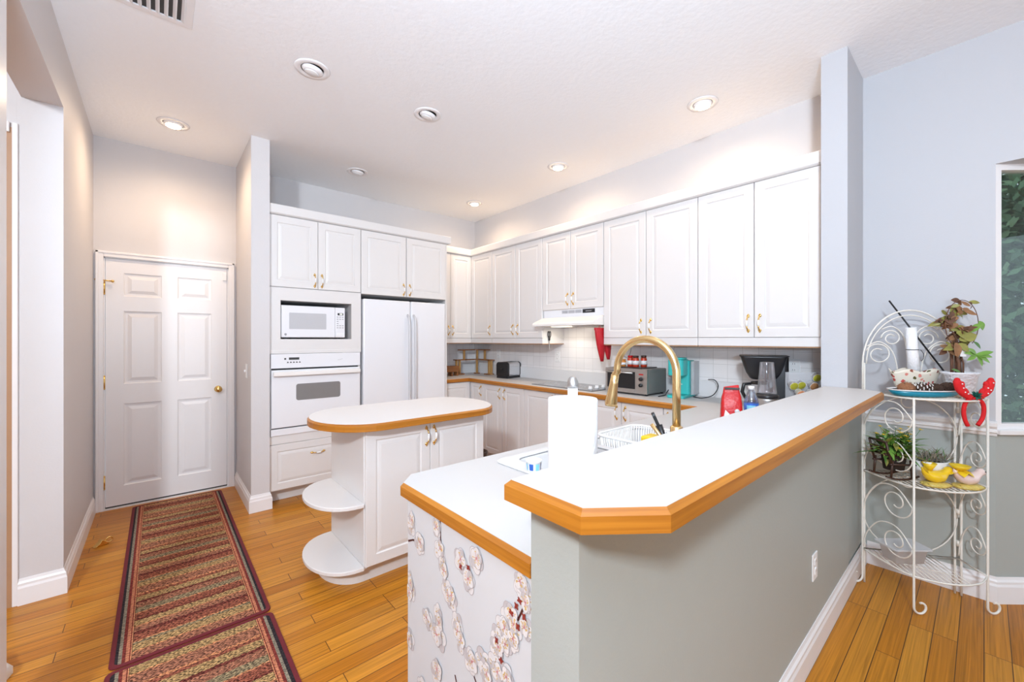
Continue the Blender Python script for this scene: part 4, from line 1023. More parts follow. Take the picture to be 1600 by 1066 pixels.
for x, z, ci, lab in PODS:
    o = bpy.data.objects.new('coffee_pod', podm[ci]); COL.objects.link(o)
    loc = Matrix.Rotation(R90+0.75, 4, 'Z') @ Vector((x, -0.035+(z-0.118)*0.55, 0)); o.location = (3.06+loc.x, 0.72+loc.y, ZC+z)
    o.rotation_euler = (-PI/2+0.35, 0, R90+0.75)
    tag(o, lab, 'coffee pod', 'coffee pods in the clear bin')

# ------------------------------------------------------------------ things on the back counter
to = thing('toaster_oven', 'steel toaster oven with black window and two knobs on the back counter', 'toaster oven', (2.955, 2.16, ZC), R90)
obj('case', bx((0.0, 0.01, 0.015), (0.40, 0.30, 0.215)), M['steeld'], to, bevel=0.008)
fp = obj('front_frame', MB().prism([(0.0, 0.015), (0.40, 0.015), (0.40, 0.215), (0.0, 0.215)], -0.004, 0.012, plane='xz', holes=[[(0.02, 0.05), (0.29, 0.05), (0.29, 0.19), (0.02, 0.19)]]), M['steel'], to)
tdoor = obj('glass_door', bx((0.02, -0.006, 0.05), (0.29, 0.008, 0.19)), M['dark'], to)
mb = MB().tube([(0.03, -0.03, 0.182), (0.28, -0.03, 0.182)], 0.007, 10); mb.tube([(0.045, -0.03, 0.182), (0.045, -0.004, 0.182)], 0.005, 8); mb.tube([(0.265, -0.03, 0.182), (0.265, -0.004, 0.182)], 0.005, 8)
obj('handle', mb, M['steel'], tdoor)
for z in (0.135, 0.085):
    mb = MB().lathe([(0.0001, 0.018), (0.014, 0.017), (0.016, 0.0)], axis='y', n=18); mb.box((-0.003, -0.022, -0.013), (0.003, -0.016, 0.013))
    obj('knob', mb, M['dark'], to, loc=(0.345, -0.004, z))
obj('brand_strip', bx((0.325, -0.006, 0.168), (0.365, -0.003, 0.178)), M['redfoil'], to)
obj('crumb_tray', bx((0.02, -0.010, 0.02), (0.29, 0.0, 0.04)), M['steel'], to)
for x in (0.03, 0.37):
    for y in (0.03, 0.27): obj('foot', MB().lathe([(0.012, 0), (0.014, 0.016)], c=(x, y, 0), n=12), M['dark'], to)
obj('top_tray', bx((0.06, 0.03, 0.2155), (0.33, 0.27, 0.222)), M['dark'], to, bevel=0.002)
def jar(name, label, loc, r, h, body, cap):
    t = thing(name, label, 'jar', loc, 0, 'jars on the toaster oven')
    obj('jar', MB().lathe([(r*0.9, 0), (r, 0.004), (r, h*0.72), (r*0.8, h*0.8), (r*0.8, h*0.84)], n=18), body, t)
    obj('lid', MB().lathe([(r*0.88, h*0.82), (r*0.88, h), (0.0001, h)], n=18), cap, t)
    obj('label', MB().lathe([(r*1.02, h*0.2), (r*1.02, h*0.55)], n=18), M['white'], t)
JZ = ZC+0.2225
jar('spice_jar', 'low orange jar on the toaster oven, nearest the hood', (3.08, 2.07, JZ), 0.026, 0.062, M['jarorange'], M['jarorange'])
jar('sauce_jar', 'red-capped jar in the middle on the toaster oven', (3.10, 2.01, JZ), 0.025, 0.095, M['jarred'], M['redfoil'])
jar('sauce_jar', 'dark-capped red jar standing in front of the other on the toaster oven', (3.09, 1.95, JZ), 0.027, 0.095, M['jarred'], M['brown'])
jar('sauce_jar', 'dark-capped red jar at the teal coffee machine side of the toaster oven', (3.14, 1.905, JZ), 0.026, 0.097, M['jarred'], M['brown'])
pm = thing('pod_coffee_machine', 'teal single-serve coffee machine on the back counter', 'coffee machine', (3.02, 1.635, ZC), R90+0.12)
obj('base', MB().prism(rrect(0, 0, 0.135, 0.27, 0.02), 0, 0.022), M['teal'], pm, bevel=0.005)
obj('housing', MB().prism(rrect(0.0, 0.11, 0.135, 0.25, 0.02), 0.022, 0.29), M['teal'], pm, bevel=0.006)
obj('brew_head', MB().prism(rrect(0.005, 0.0, 0.125, 0.16, 0.03), 0.175, 0.30), M['teal'], pm, bevel=0.008)
obj('lid', MB().prism(rrect(0.012, 0.01, 0.118, 0.14, 0.03), 0.30, 0.315), M['teal'], pm, bevel=0.005)
obj('water_tank', MB().prism(rrect(0.136, 0.14, 0.165, 0.265, 0.01), 0.022, 0.285), M['clear'], pm)
obj('nozzle', MB().lathe([(0.02, 0.16), (0.024, 0.176)], c=(0.065, 0.06, 0), n=16), M['dark'], pm)
obj('logo', bx((0.05, 0.1085, 0.10), (0.085, 0.11, 0.105)), M['lgrey'], pm)
mb = MB().tube(smooth_path([(3.30, 1.43, ZC+0.14), (3.25, 1.36, ZC+0.142), (3.20, 1.315, ZC+0.10), (3.18, 1.345, ZC+0.035), (3.17, 1.42, ZC+0.006), (3.19, 1.50, ZC+0.0045)], 6), 0.0038, 6)
tag(obj('power_cord', mb, M['dark']), 'black cord looping from the wall beside the teal coffee machine', 'cord', 'cords on the back counter')
mb = MB().tube(smooth_path([(3.27, 1.75, ZC+0.03), (3.2, 1.735, ZC+0.006), (3.12, 1.70, ZC+0.0045), (3.0, 1.69, ZC+0.0045)], 6), 0.0038, 6)
tag(obj('power_cord', mb, M['dark']), 'black cord lying between toaster oven and teal coffee machine', 'cord', 'cords on the back counter')
# toaster
ts = thing('toaster', 'black and chrome toaster on the back counter by the spice shelf', 'toaster', (3.18, 3.73, ZC), 0.2)
def tprof(o=0.0): return [(p[0], p[1]) for p in rrect(-0.09+o, 0.012, 0.09-o, 0.19-o, 0.035)]
obj('chrome_shell', MB().prism(tprof(0.003), -0.10, 0.10, plane='yz'), M['chrome'], ts)
obj('end_cap', MB().prism(tprof(), -0.135, -0.098, plane='yz'), M['dark'], ts, bevel=0.012); obj('end_cap', MB().prism(tprof(), 0.098, 0.128, plane='yz'), M['dark'], ts, bevel=0.012)
obj('base', bx((-0.125, -0.085, 0), (0.12, 0.085, 0.02)), M['dark'], ts)
obj('slots', MB().box((-0.085, -0.045, 0.186), (0.085, -0.015, 0.1885)).box((-0.085, 0.015, 0.186), (0.085, 0.045, 0.1885)), M['gap'], ts)
obj('lever', MB().box((-0.15, -0.012, 0.10), (-0.135, 0.012, 0.112)), M['dark'], ts)
# corner spice shelf
ss = thing('spice_shelf', 'two-tier wooden corner shelf standing empty in the far corner', 'shelf', (3.295, 4.51, ZC))
def lshelf(a, b, d, z, t=0.012):
    return MB().prism([(0, 0), (-a, 0), (-a, -d), (-d-0.03, -d), (-d, -d-0.03), (-d, -b), (0, -b)], z-t, z)
obj('shelf_board', lshelf(0.40, 0.36, 0.09, 0.195), M['pined'], ss); obj('shelf_board', lshelf(0.33, 0.27, 0.085, 0.325), M['pined'], ss)
for x, y, z0, z1 in ((-0.33, -0.045, 0, 0.183), (-0.045, -0.30, 0, 0.183), (-0.075, -0.075, 0, 0.183), (-0.26, -0.045, 0.195, 0.313), (-0.045, -0.21, 0.195, 0.313), (-0.06, -0.06, 0.195, 0.313), (-0.38, -0.045, 0.10, 0.183), (-0.045, -0.35, 0, 0.183)):
    obj('post', bx((x-0.011, y-0.011, z0), (x+0.011, y+0.011, z1)), M['pine'], ss)
for x, y, a, b in ((-0.33, -0.045, 0.05, 0.045), (-0.045, -0.30, 0.045, 0.05), (-0.075, -0.075, 0.03, 0.03)):
    obj('foot', bx((x-a, y-b, 0), (x+a, y+b, 0.012)), M['pined'], ss)
wc = thing('wooden_box', 'small brown wooden box on legs beside the refrigerator', 'box', (2.76, 4.36, ZC))
obj('box', bx((-0.11, -0.05, 0.05), (0.10, 0.05, 0.125)), M['pined'], wc, bevel=0.006)
for x in (-0.09, 0.0, 0.08): obj('leg', MB().prism([(-0.012, 0), (0.012, 0), (0.008, 0.052), (-0.008, 0.052)], -0.04, 0.04, plane='xz', o=(x, 0, 0)), M['pined'], wc)
obj('knob', MB().tube([(-0.09, 0, 0.12), (-0.09, 0, 0.16)], 0.005, 8).ball((-0.09, 0, 0.165), 0.011), M['brown'], wc)
# hung things
sc_ = thing('kitchen_scissors', 'black-handled scissors hanging on the side of the wall cabinet by the hood', 'scissors', (3.083, 2.966, 1.35))
mb = MB()
for s in (-1, 1):
    mb.tube([(s*0.012+0.012*math.cos(t)*0.9, 0, 0.085+0.030*math.sin(t)) for t in [2*PI*k/16 for k in range(16)]], 0.0042, 6, closed=True)
    mb.tube([(s*0.010, 0, 0.056), (s*0.004, 0, 0.02)], 0.006, 6)
obj('handles', mb, M['dark'], sc_)
mb = MB().prism([(-0.006, 0.03), (0.007, 0.03), (0.003, -0.075), (0.0, -0.08)], -0.0012, 0.0012, plane='xz'); mb.prism([(-0.007, 0.03), (0.006, 0.03), (0.001, -0.08), (-0.002, -0.075)], 0.0013, 0.0030, plane='xz')
obj('blades', mb, M['steel'], sc_)
def mitt(x, y, z, L, w, lab, tilt):
    t = thing('oven_mitt', lab, 'oven mitt', (x, y, z), 0, 'red oven mitts')
    rows = []
    for k in range(9):
        q = k/8; hw = w*(1-0.78*q**1.5)*0.5; hd = 0.012+0.010*math.sin(PI*q)
        rows.append([(xx+tilt*q, yy, -L*q) for xx, yy in rrect(-hw, -hd, hw, hd, hd*0.9, 3)])
    obj('mitt', MB().grid(rows, closed_u=True, cap0=True, cap1=True), M['red'], t)
    obj('cuff', MB().prism(rrect(-w*0.52, -0.014, w*0.52, 0.014, 0.01), -0.022, 0.0), M['red'], t)
    obj('hanging_loop', MB().tube([(0.0, 0.008*math.sin(a)+0.0, 0.008+0.010*math.cos(a)) for a in [2*PI*k/10 for k in range(10)]], 0.002, 5, closed=True), M['red'], t)
mitt(2.965, 2.235, 1.485, 0.30, 0.13, 'larger red oven mitt hanging by the hood, in front', 0.035)
mitt(3.06, 2.232, 1.46, 0.26, 0.12, 'narrower red oven mitt hanging behind the first, against the cabinet side', 0.03)
mb = MB().tube(smooth_path([(3.315, 2.14, 1.33), (3.29, 2.13, 1.27), (3.285, 2.155, 1.22), (3.29, 2.2, 1.23), (3.30, 2.18, 1.30), (3.29, 2.15, 1.335)], 6), 0.0035, 6)
tag(obj('whisk_cord', mb, M['grey']), 'grey cord looped under the wall cabinet beside the red mitts', 'cord')
# outlets
def outlet(lab, loc, rz, sw=False):
    t = thing('light_switch' if sw else 'wall_outlet', lab, 'switch' if sw else 'outlet', loc, rz)
    obj('cover_plate', bx((-0.036, -0.006, -0.058), (0.036, 0.0, 0.058)), M['white'], t, bevel=0.003)
    if sw:
        obj('toggle', MB().box((-0.006, -0.020, -0.010), (0.006, -0.006, 0.010)), M['white'], t, bevel=0.002)
    else:
        for z in (-0.021, 0.021):
            s = obj('socket', MB().prism(rrect(-0.014, z-0.016, 0.014, z+0.016, 0.008), -0.0085, -0.005, plane='xz'), M['white'], t)
            obj('slots', MB().box((-0.007, -0.0088, z-0.002), (-0.005, -0.0084, z+0.008)).box((0.005, -0.0088, z-0.002), (0.007, -0.0084, z+0.008)), M['gap'], s)
outlet('white double outlet on the sage half wall under the bar', (2.18, 0.49, 0.388), 0)
outlet('white outlet on the tiles between toaster and cooktop', (XR-0.006, 3.07, 1.19), R90)
outlet('white outlet on the tiles in the far corner behind the spice shelf', (XR-0.006, 4.10, 1.19), R90)
outlet('white outlet on the tiles above the coffee pod bin', (XR-0.006, 0.86, 1.19), R90)
outlet('white toggle switch on the hall face of the partition', (HX1, 4.03, 1.12), R90, True)

# ------------------------------------------------------------------ ceiling fittings
def can(lab, x, y, lit, tilt=0.0, power=30):
    t = thing('recessed_light', lab, 'ceiling light', (x, y, CZ), 0, 'recessed ceiling lights')
    obj('trim_ring', MB().lathe([(0.062, -0.001), (0.066, -0.006), (0.094, -0.007), (0.099, -0.001)], n=36), M['trim'], t)
    obj('housing', MB().lathe([(0.062, -0.001), (0.058, 0.004), (0.056, 0.0005)], n=30), M['lgrey'] if not lit else M['trim'], t)
    eb = obj('eyeball', MB().lathe([(0.060, 0.0), (0.058, -0.010), (0.046, -0.020), (0.040, -0.021)], n=30), M['trim'], t, rot=(tilt, 0, 0.6))
    obj('lens', MB().lathe([(0.041 if not lit else 0.047, -0.0215), (0.034, -0.026), (0.0001, -0.030)], n=24), M['lens_on'] if lit else M['lens_off'], eb)
    if lit:
        d = bpy.data.lights.new('lamp', 'SPOT'); d.energy = power; d.color = (1.0, 0.74, 0.50); d.spot_size = math.radians(172); d.spot_blend = 1.0; d.shadow_soft_size = 0.03
        l = bpy.data.objects.new('lamp', d); COL.objects.link(l); l.parent = t; l.location = (0, 0, -0.05)
can('lit recessed ceiling light over the hall door', 0.088, 4.0, True, power=46)
can('unlit recessed eyeball light nearest the ceiling vent', 0.702, 2.646, False, 0.2)
can('unlit recessed eyeball light over the island', 1.474, 2.635, False, 0.25)
can('unlit recessed light in front of the refrigerator cabinets', 1.464, 3.98, False, 0.15)
can('lit recessed ceiling light over the far kitchen corner', 2.855, 3.98, True)
can('lit recessed ceiling light in front of the range hood', 2.844, 2.622, True)
can('lit recessed ceiling light nearest the column', 2.841, 1.271, True)
av = thing('air_vent', 'white ceiling air vent with dark louvred gaps', 'vent', (0.0, 2.66, CZ))
obj('vent_frame', MB().prism([(-0.18, -0.30), (0.135, -0.30), (0.135, 0.055), (-0.18, 0.055)], -0.008, -0.0005, holes=[[(-0.145, -0.265), (0.10, -0.265), (0.10, 0.02), (-0.145, 0.02)]]), M['trim'], av, bevel=0.002)
obj('vent_shade_sheet', bx((-0.145, -0.265, -0.0015), (0.10, 0.02, -0.0005)), M['gap'], av)  # flat dark sheet painting the shade behind the louvres
for k in range(8):
    x = -0.14+k*0.0325
    obj('louvre', MB().prism([(x, -0.002), (x+0.014, -0.014), (x+0.016, -0.012), (x+0.006, -0.002)], -0.265, 0.02, plane='xz'), M['trim'], av)

# ------------------------------------------------------------------ rugs and floor things
def rug(lab, x0, y0, x1, y1):
    t = thing('runner_rug', lab, 'rug', ((x0+x1)/2, y0, 0), 0, 'striped runner rugs in the hall')
    hw = (x1-x0)/2; L = y1-y0
    obj('field', MB().prism(rrect(-hw+0.012, 0.012, hw-0.012, L-0.012, 0.02), 0.0005, 0.007), M['rug'], t)
    o = rrect(-hw, 0, hw, L, 0.03)
    obj('binding', MB().prism(o, 0.0005, 0.0095, holes=[rrect(-hw+0.018, 0.02, hw-0.018, L-0.018, 0.02)]), M['rugb'], t, bevel=0.003)
rug('red and gold striped runner rug reaching to the hall door', -0.158, 2.375, 0.437, 4.57)
rug('red and gold striped runner rug nearer the camera, cut by the photo edge', -0.165, 0.35, 0.437, 2.362)
ds = thing('door_stop', 'small brass door stop lying on the floor by the left wall', 'door stop', (-0.285, 3.88, 0), 0.5)
obj('wedge', MB().prism([(-0.045, 0.001), (0.03, 0.001), (0.03, 0.012), (-0.005, 0.042), (-0.02, 0.02)], -0.018, 0.018, plane='xz'), M['brass'], ds, bevel=0.003)
obj('ring', MB().tube([(0.038+0.018*math.cos(t), 0.0, 0.021+0.018*math.sin(t)) for t in [2*PI*k/14 for k in range(14)]], 0.004, 6, closed=True), M['brass'], ds)
mb = MB(); rg = random.Random(5); rows = []
for i in range(9):
    q = i/8; z = 0.001+0.14*math.sin(PI*q*0.5); r = 0.11*math.cos(PI*q*0.5)+0.002
    rows.append([(r*(1+0.15*math.sin(3*t+i))*math.cos(t), r*(1+0.12*math.cos(4*t-i))*math.sin(t), z) for t in [2*PI*k/20 for k in range(20)]])
mb.grid(rows[:5], 1, closed_u=True); mb.grid(rows[4:], 0, closed_u=True)
tag(obj('cloth_bundle', mb, [M['bluecloth'], M['white']], loc=(-0.574, 2.60, 0)), 'blue and white cloth bundle on the floor in the left passage', 'cloth')

# ------------------------------------------------------------------ plant stand
P1, P2, P3, P4 = Vector((3.03, 0.452, 0)), Vector((2.862, 0.23, 0)), Vector((3.14, -0.012, 0)), Vector((3.275, 0.092, 0))
TZ = [0.197, 0.643, 1.085]
ps = thing('plant_stand', 'cream scrolled iron plant stand with three half-round shelves', 'plant stand', (0, 0, 0))
def post(p, zt, foot, off=(0, 0)):
    x, y = p.x+off[0], p.y+off[1]
    fx, fy = foot
    pts = [(x, y, zt), (x, y, 0.12)]
    if fx or fy:
        c = Vector((fx, fy, 0)).normalized()
        for k in range(15):
            a = PI+ (1.55*PI)*k/14
            r = 0.034*(1-0.35*k/14)
            pts.append((x+c.x*(0.034+r*math.cos(a)), y+c.y*(0.034+r*math.cos(a)), 0.040+r*math.sin(a)))
    else: pts.append((x, y, 0.004))
    return MB().tube(pts, 0.0052, 8)
vdir = Vector((math.cos(YAW), -math.sin(YAW), 0))
obj('post', post(P1, 1.10, (-vdir.x, -vdir.y), (-0.004, 0.0)), M['iron'], ps); obj('post', post(P2, TZ[2], (vdir.x, vdir.y)), M['iron'], ps); obj('post', post(P3, TZ[2], (vdir.x, vdir.y)), M['iron'], ps)
obj('post', post(P4, 1.10, (0, 0), (0.0, 0.012)), M['iron'], ps); obj('post', post(P4, 1.10, (0, 0), (-0.006, -0.012)), M['iron'], ps); obj('post', post(P1, 1.25, (0, 0), (0.008, -0.006)), M['iron'], ps)
for z in (1.0, 0.45, 0.28):
    obj('hinge', MB().tube([(P4.x-0.003, P4.y, z-0.015), (P4.x-0.003, P4.y, z+0.015)], 0.0075, 8), M['iron'], ps)
rim2 = smooth_path([P1, Vector((2.93, 0.345, 0)), P2, Vector((2.905, 0.10, 0)), Vector((3.01, 0.015, 0)), P3], 6)
for z in TZ:
    sh = obj('shelf_rim', MB().tube([(p.x, p.y, z) for p in rim2]+[(P4.x, P4.y, z)], 0.0045, 6, closed=True), M['iron'], ps)
    mb = MB()
    bd1 = (P4-P1); nrm = Vector((bd1.y, -bd1.x, 0)).normalized()
    if nrm.x > 0: nrm = -nrm
    for k in range(1, 20):
        s = P1.lerp(P4, k/20) if k <= 14 else P4.lerp(P3, (k-14)/6)
        # to the rim along nrm
        best = None
        for a, b in zip(rim2[:-1], rim2[1:]):
            d = b-a; den = nrm.x*(-d.y)-nrm.y*(-d.x)
            if abs(den) < 1e-9: continue
            w = a-s; t = (w.x*(-d.y)-w.y*(-d.x))/den; u = (nrm.x*w.y-nrm.y*w.x)/den
            if t > 0.01 and -0.01 <= u <= 1.01: best = t if best is None else min(best, t)
        if best: mb.tube([(s.x, s.y, z+0.002), (s.x+nrm.x*best, s.y+nrm.y*best, z+0.002)], 0.0022, 5)
    for f in (0.35, 0.7):
        q = [P1.lerp(P, f)+P4*0 for P in (P1,)]
    mb.tube([tuple(P1.lerp(P2, 0.5)+Vector((0, 0, z+0.005))), tuple(P3.lerp(P2, 0.45)+Vector((0, 0, z+0.005)))], 0.0022, 5)
    obj('shelf_wires', mb, M['iron'], sh)
def scroll_panel(A, B, z0, z1, kind):
    """scrolls in the vertical plane through A and B; u runs 0..1 from A to B"""
    w = (B-A).length; h = z1-z0; mb = MB()
    def put(pts): mb.tube([tuple(A+(B-A)*(u/w)+Vector((0, 0, z0+v))) for u, v in pts], 0.0032, 6)
    if kind == 'S':                                   # two swan-neck scrolls, one over the other
        for v0, sgn in ((0.50*h, 1), (0.04*h, 1)):
            r = min(w*0.30, 0.085)
            neck = [(0.004, v0), (0.10*w, v0+0.20*h), (0.36*w, v0+0.40*h), (0.70*w, v0+0.42*h), (w-0.006, v0+0.25*h)]
            neck = [(p.x, p.y) for p in smooth_path([(a, b, 0) for a, b in neck], 6)]
            put(neck)
            c = (w-0.006-r, v0+0.25*h)
            put(spiral(c, r, r*0.22, 0.0, -1.35, 34))
    elif kind == 'O':                                 # big oval ring with a small ring at the top
        put([(w/2+(w/2-0.004)*math.cos(2*PI*k/40), h*0.48+h*0.47*math.sin(2*PI*k/40)) for k in range(41)])
        put(spiral((w*0.5, h*0.89), 0.042, 0.02, PI/2, 1.2))
    return mb
for z0, z1 in ((TZ[0], TZ[1]), (TZ[1], TZ[2])):
    obj('scroll_panel', scroll_panel(P1, P2, z0, z1, 'S'), M['iron'], ps)
    obj('scroll_panel', scroll_panel(P4, P3, z0, z1, 'S'), M['iron'], ps)
    obj('scroll_panel', scroll_panel(P1, P4, z0, z1, 'O'), M['iron'], ps)
# arched back above the top shelf
w = (P4-P1).length; mb = MB()
def put(pts, r=0.0032): mb.tube([tuple(P1+(P4-P1)*(u/w)+Vector((0, 0, TZ[2]+v))) for u, v in pts], r, 6)
def arch(o): return [(o, -0.1)]+[(w/2-(w/2-o)*math.cos(PI*k/24), 0.16+(0.30-o)*math.sin(PI*k/24)) for k in range(25)]+[(w-o, -0.1)]
put(arch(0.0), 0.0048); put([(w/2-(w/2-0.018)*math.cos(PI*k/24), 0.16+0.272*math.sin(PI*k/24)) for k in range(25)])
for m in (1, -1):
    f = (lambda u: u) if m == 1 else (lambda u: w-u)
    put([(f(u), v) for u, v in spiral((0.075, 0.215), 0.062, 0.028, PI*0.9, -1.3)])
    put([(f(u), v) for u, v in spiral((0.135, 0.305), 0.048, 0.018, PI*1.0, -1.4)])
    put([(f(u), v) for u, v in [(p.x, p.y) for p in smooth_path([(0.02, 0.26, 0), (0.08, 0.285, 0), (0.14, 0.23, 0), (0.165, 0.12, 0), (0.17, 0.0, 0)], 6)]])
    put([(f(u), v) for u, v in [(p.x, p.y) for p in smooth_path([(0.09, 0.355, 0), (0.14, 0.37, 0), (0.19, 0.32, 0), (0.208, 0.2, 0), (0.21, 0.0, 0)], 6)]])
obj('arched_back', mb, M['iron'], ps)

# things on the top shelf
SZ2 = TZ[2]+0.006
dirv = -YAW
dish = thing('oval_dish', 'blue oval dish with white lip holding pine cones on the top shelf', 'dish', (3.0, 0.205, SZ2), dirv)
obj('dish', MB().lathe([(0.0001, 0.0), (0.135, 0.0), (0.150, 0.006), (0.170, 0.030), (0.164, 0.030), (0.14, 0.010), (0.0001, 0.007)], n=40, sy=0.50), M['tealdish'], dish)
obj('lip', MB().lathe([(0.170, 0.030), (0.176, 0.036), (0.168, 0.036), (0.164, 0.030)], n=40, sy=0.52), M['white'], dish)
def pine_cone(lab, loc, r, body, tip, rz=0, tiltx=PI/2):
    t = thing('pine_cone', lab, 'pine cone', loc, 0, 'pine cones on the blue dish')
    mb = MB(); g = random.Random(int(r*1e4))
    mb.ball((0, 0, 0), r*0.62, 0, 10, 7, sz=1.25)
    n = 46
    for k in range(n):
        q = k/(n-1); z = r*1.0*(1-2*q)*0.95; rr = r*0.6*math.sin(PI*min(0.98, max(0.06, 0.08+0.86*q))); a = k*2.399
        d = Vector((math.cos(a), math.sin(a), 0.35-0.5*q)).normalized(); b = Vector((d.x*rr*0.6, d.y*rr*0.6, z))
        side = Vector((-math.sin(a), math.cos(a), 0)); L = r*0.55; wd = r*0.22
        e1 = b+d*L; nn = d.cross(side).normalized()*r*0.07
        mb.face([b-side*wd*0.4, b+side*wd*0.4, e1+side*wd, e1+d*r*0.06, e1-side*wd], 0)
        mb.face([e1-side*wd-nn, e1+side*wd-nn, e1+side*wd+nn, e1+d*r*0.06+nn, e1-side*wd+nn], 1)
    o = obj('scales', mb, [body, tip], t, rot=(tiltx, 0.3, rz))
    return t
cz = SZ2+0.01
co = thing('fibre_ball', 'rust-brown fibre ball at the left end of the blue dish', 'ball', (2.905, 0.262, cz+0.032))
mbf = MB(); mbf.ball((0, 0, 0), 0.034, 0, 18, 12, sz=0.9)
gg = random.Random(9)
for k in range(120):
    d = Vector((gg.gauss(0, 1), gg.gauss(0, 1), gg.gauss(0, 1))).normalized(); s2 = d.orthogonal().normalized()*0.002
    mbf.face([d*0.031-s2, d*0.031+s2, d*0.041])
obj('fibre', mbf, M['cork'], co)
pine_cone('frosted pine cone with white tips in the middle of the blue dish', (2.948, 0.208, cz+0.034), 0.034, M['cone'], M['conew'], 0.4)
pine_cone('dark brown pine cone right of the frosted one on the blue dish', (2.993, 0.165, cz+0.030), 0.030, M['cone'], M['cone'], 1.2)
pine_cone('dark brown pine cone nearest the white pot on the blue dish', (3.052, 0.117, cz+0.033), 0.033, M['cone'], M['cone'], 2.2)
fpot = thing('flower_pot', 'cream oval pot printed with red roses behind the pine cones', 'pot', (3.075, 0.245, SZ2), dirv)
mb = MB(); rows = []
for z, a, wv in ((0.0, 0.075, 0), (0.01, 0.085, 0), (0.06, 0.105, 0), (0.115, 0.126, 0.006), (0.128, 0.131, 0.009), (0.124, 0.122, 0.009), (0.06, 0.098, 0), (0.03, 0.09, 0)):
    rows.append([(a*math.cos(t), a*0.42*math.sin(t), z+wv*math.sin(5*t)) for t in [2*PI*k/60 for k in range(60)]])
mb.grid(rows, closed_u=True, cap0=True, cap1=True)
obj('pot', mb, M['floralpot'], fpot)
obj('soil', MB().lathe([(0.0001, 0.095), (0.11, 0.095)], n=30, sy=0.42), M['soil'], fpot)
rp = thing('paper_scroll', 'white rolled paper tied with dark string standing in the rose-printed pot', 'scroll', (3.09, 0.247, SZ2+0.097), dirv)
obj('paper_roll', MB().lathe([(0.027, 0.0), (0.024, 0.13), (0.023, 0.26), (0.016, 0.26), (0.015, 0.2)], n=20), M['paper'], rp, rot=(0, -0.07, 0))
mb = MB().tube([(0.0265*math.cos(2*PI*k/16)-0.01, 0.0265*math.sin(2*PI*k/16), 0.14) for k in range(16)], 0.0018, 5, closed=True); mb.tube(smooth_path([(0.012, -0.022, 0.14), (0.028, -0.024, 0.115), (0.024, -0.024, 0.09), (0.016, -0.022, 0.08)], 5), 0.0016, 5)
obj('string', mb, M['dark'], rp)
mb = MB().tube([(3.128, 0.352, 1.603), (3.178, 0.131, 1.196)], 0.0042, 8)
tag(obj('black_rod', mb, M['dark']), 'thin black rod leaning across the arched back into the white pot', 'rod')
wp = thing('potted_plant', 'white basketweave pot with withered brown climber on a wire hoop', 'potted plant', (3.135, 0.082, SZ2), dirv)
mb = MB(); mb.lathe([(0.0001, 0), (0.050, 0), (0.055, 0.005), (0.073, 0.112), (0.079, 0.116), (0.079, 0.124), (0.071, 0.124), (0.066, 0.10), (0.0001, 0.10)], n=36, sy=0.85)
obj('pot', mb, M['basketw'], wp)
obj('soil', MB().lathe([(0.0001, 0.106), (0.066, 0.106)], n=30, sy=0.85), M['soil'], wp)
g = random.Random(21)
mb = MB()
for k in range(5):
    mb.tube([(-0.03+0.012*k, 0.01*(-1)**k, 0.10), (-0.028+0.011*k, 0.012*(-1)**k, 0.17), (-0.035+0.012*k, 0.008, 0.25)], 0.007 if k < 3 else 0.004, 6)
mb.tube(smooth_path([(0.0, 0.0, 0.25), (-0.03, 0, 0.32), (-0.06, 0, 0.36), (-0.05, 0, 0.42), (-0.01, 0, 0.47)], 5), 0.003, 5)
mb.tube(smooth_path([(0.0, 0, 0.18), (0.03, 0, 0.25), (0.05, 0, 0.28), (0.075, 0, 0.29)], 5), 0.003, 5)
mb.tube(smooth_path([(-0.01, 0, 0.25), (0.02, 0, 0.33), (0.06, 0, 0.365)], 5), 0.003, 5)
obj('stems', mb, M['stem'], wp)
obj('wire_hoop', MB().tube([(0.0+0.085*math.cos(t), -0.01, 0.37+0.125*math.sin(t)) for t in [-0.9+ (PI+1.8)*k/30 for k in range(31)]], 0.0018, 5), M['stem'], wp)
mb = MB()
for k in range(95):
    q = k/94; x = -0.055+0.055*math.sin(q*5.5)+g.uniform(-0.018, 0.018); z = 0.24+0.25*q; y = g.uniform(-0.02, 0.02)
    if z > 0.40: x = -0.055+0.07*(z-0.40)/0.09+g.uniform(-0.02, 0.03)
    a = g.uniform(0, 2*PI); d = Vector((math.cos(a), math.sin(a)*0.6, g.uniform(-1.2, 0.3)))
    mb.leaf((x, y, z), d, (0, -1, 0.3), g.uniform(0.028, 0.06), g.uniform(0.018, 0.032), g.uniform(-0.7, 1.0), g.choice((0, 0, 0, 1, 1, 2)))
mb.leaf((-0.055, -0.03, 0.275), (0.1, -0.2, -1), (0, -1, 0), 0.075, 0.042, 0.2)
obj('withered_leaves', mb, [M['leafd'], M['stem'], M['leafo']], wp)
mb = MB()
mb.leaf((-0.03, -0.025, 0.29), (1, -0.2, 0.35), (0, -1, 0.3), 0.085, 0.05, 0.1, 1); mb.leaf((-0.04, -0.02, 0.33), (0.8, -0.2, -0.4), (0, -1, 0.3), 0.075, 0.045, 0.2, 1); mb.leaf((-0.03, -0.02, 0.27), (0.5, -0.3, -0.5), (0, -1, 0.3), 0.06, 0.04, 0.2, 1)
mb.leaf((0.02, -0.02, 0.33), (1, -0.1, 0.75), (0, -1, 0.2), 0.075, 0.032, -0.1, 0); mb.leaf((0.075, -0.02, 0.385), (0.5, -0.2, -1), (0, -1, 0.3), 0.05, 0.036, 0.2, 0)
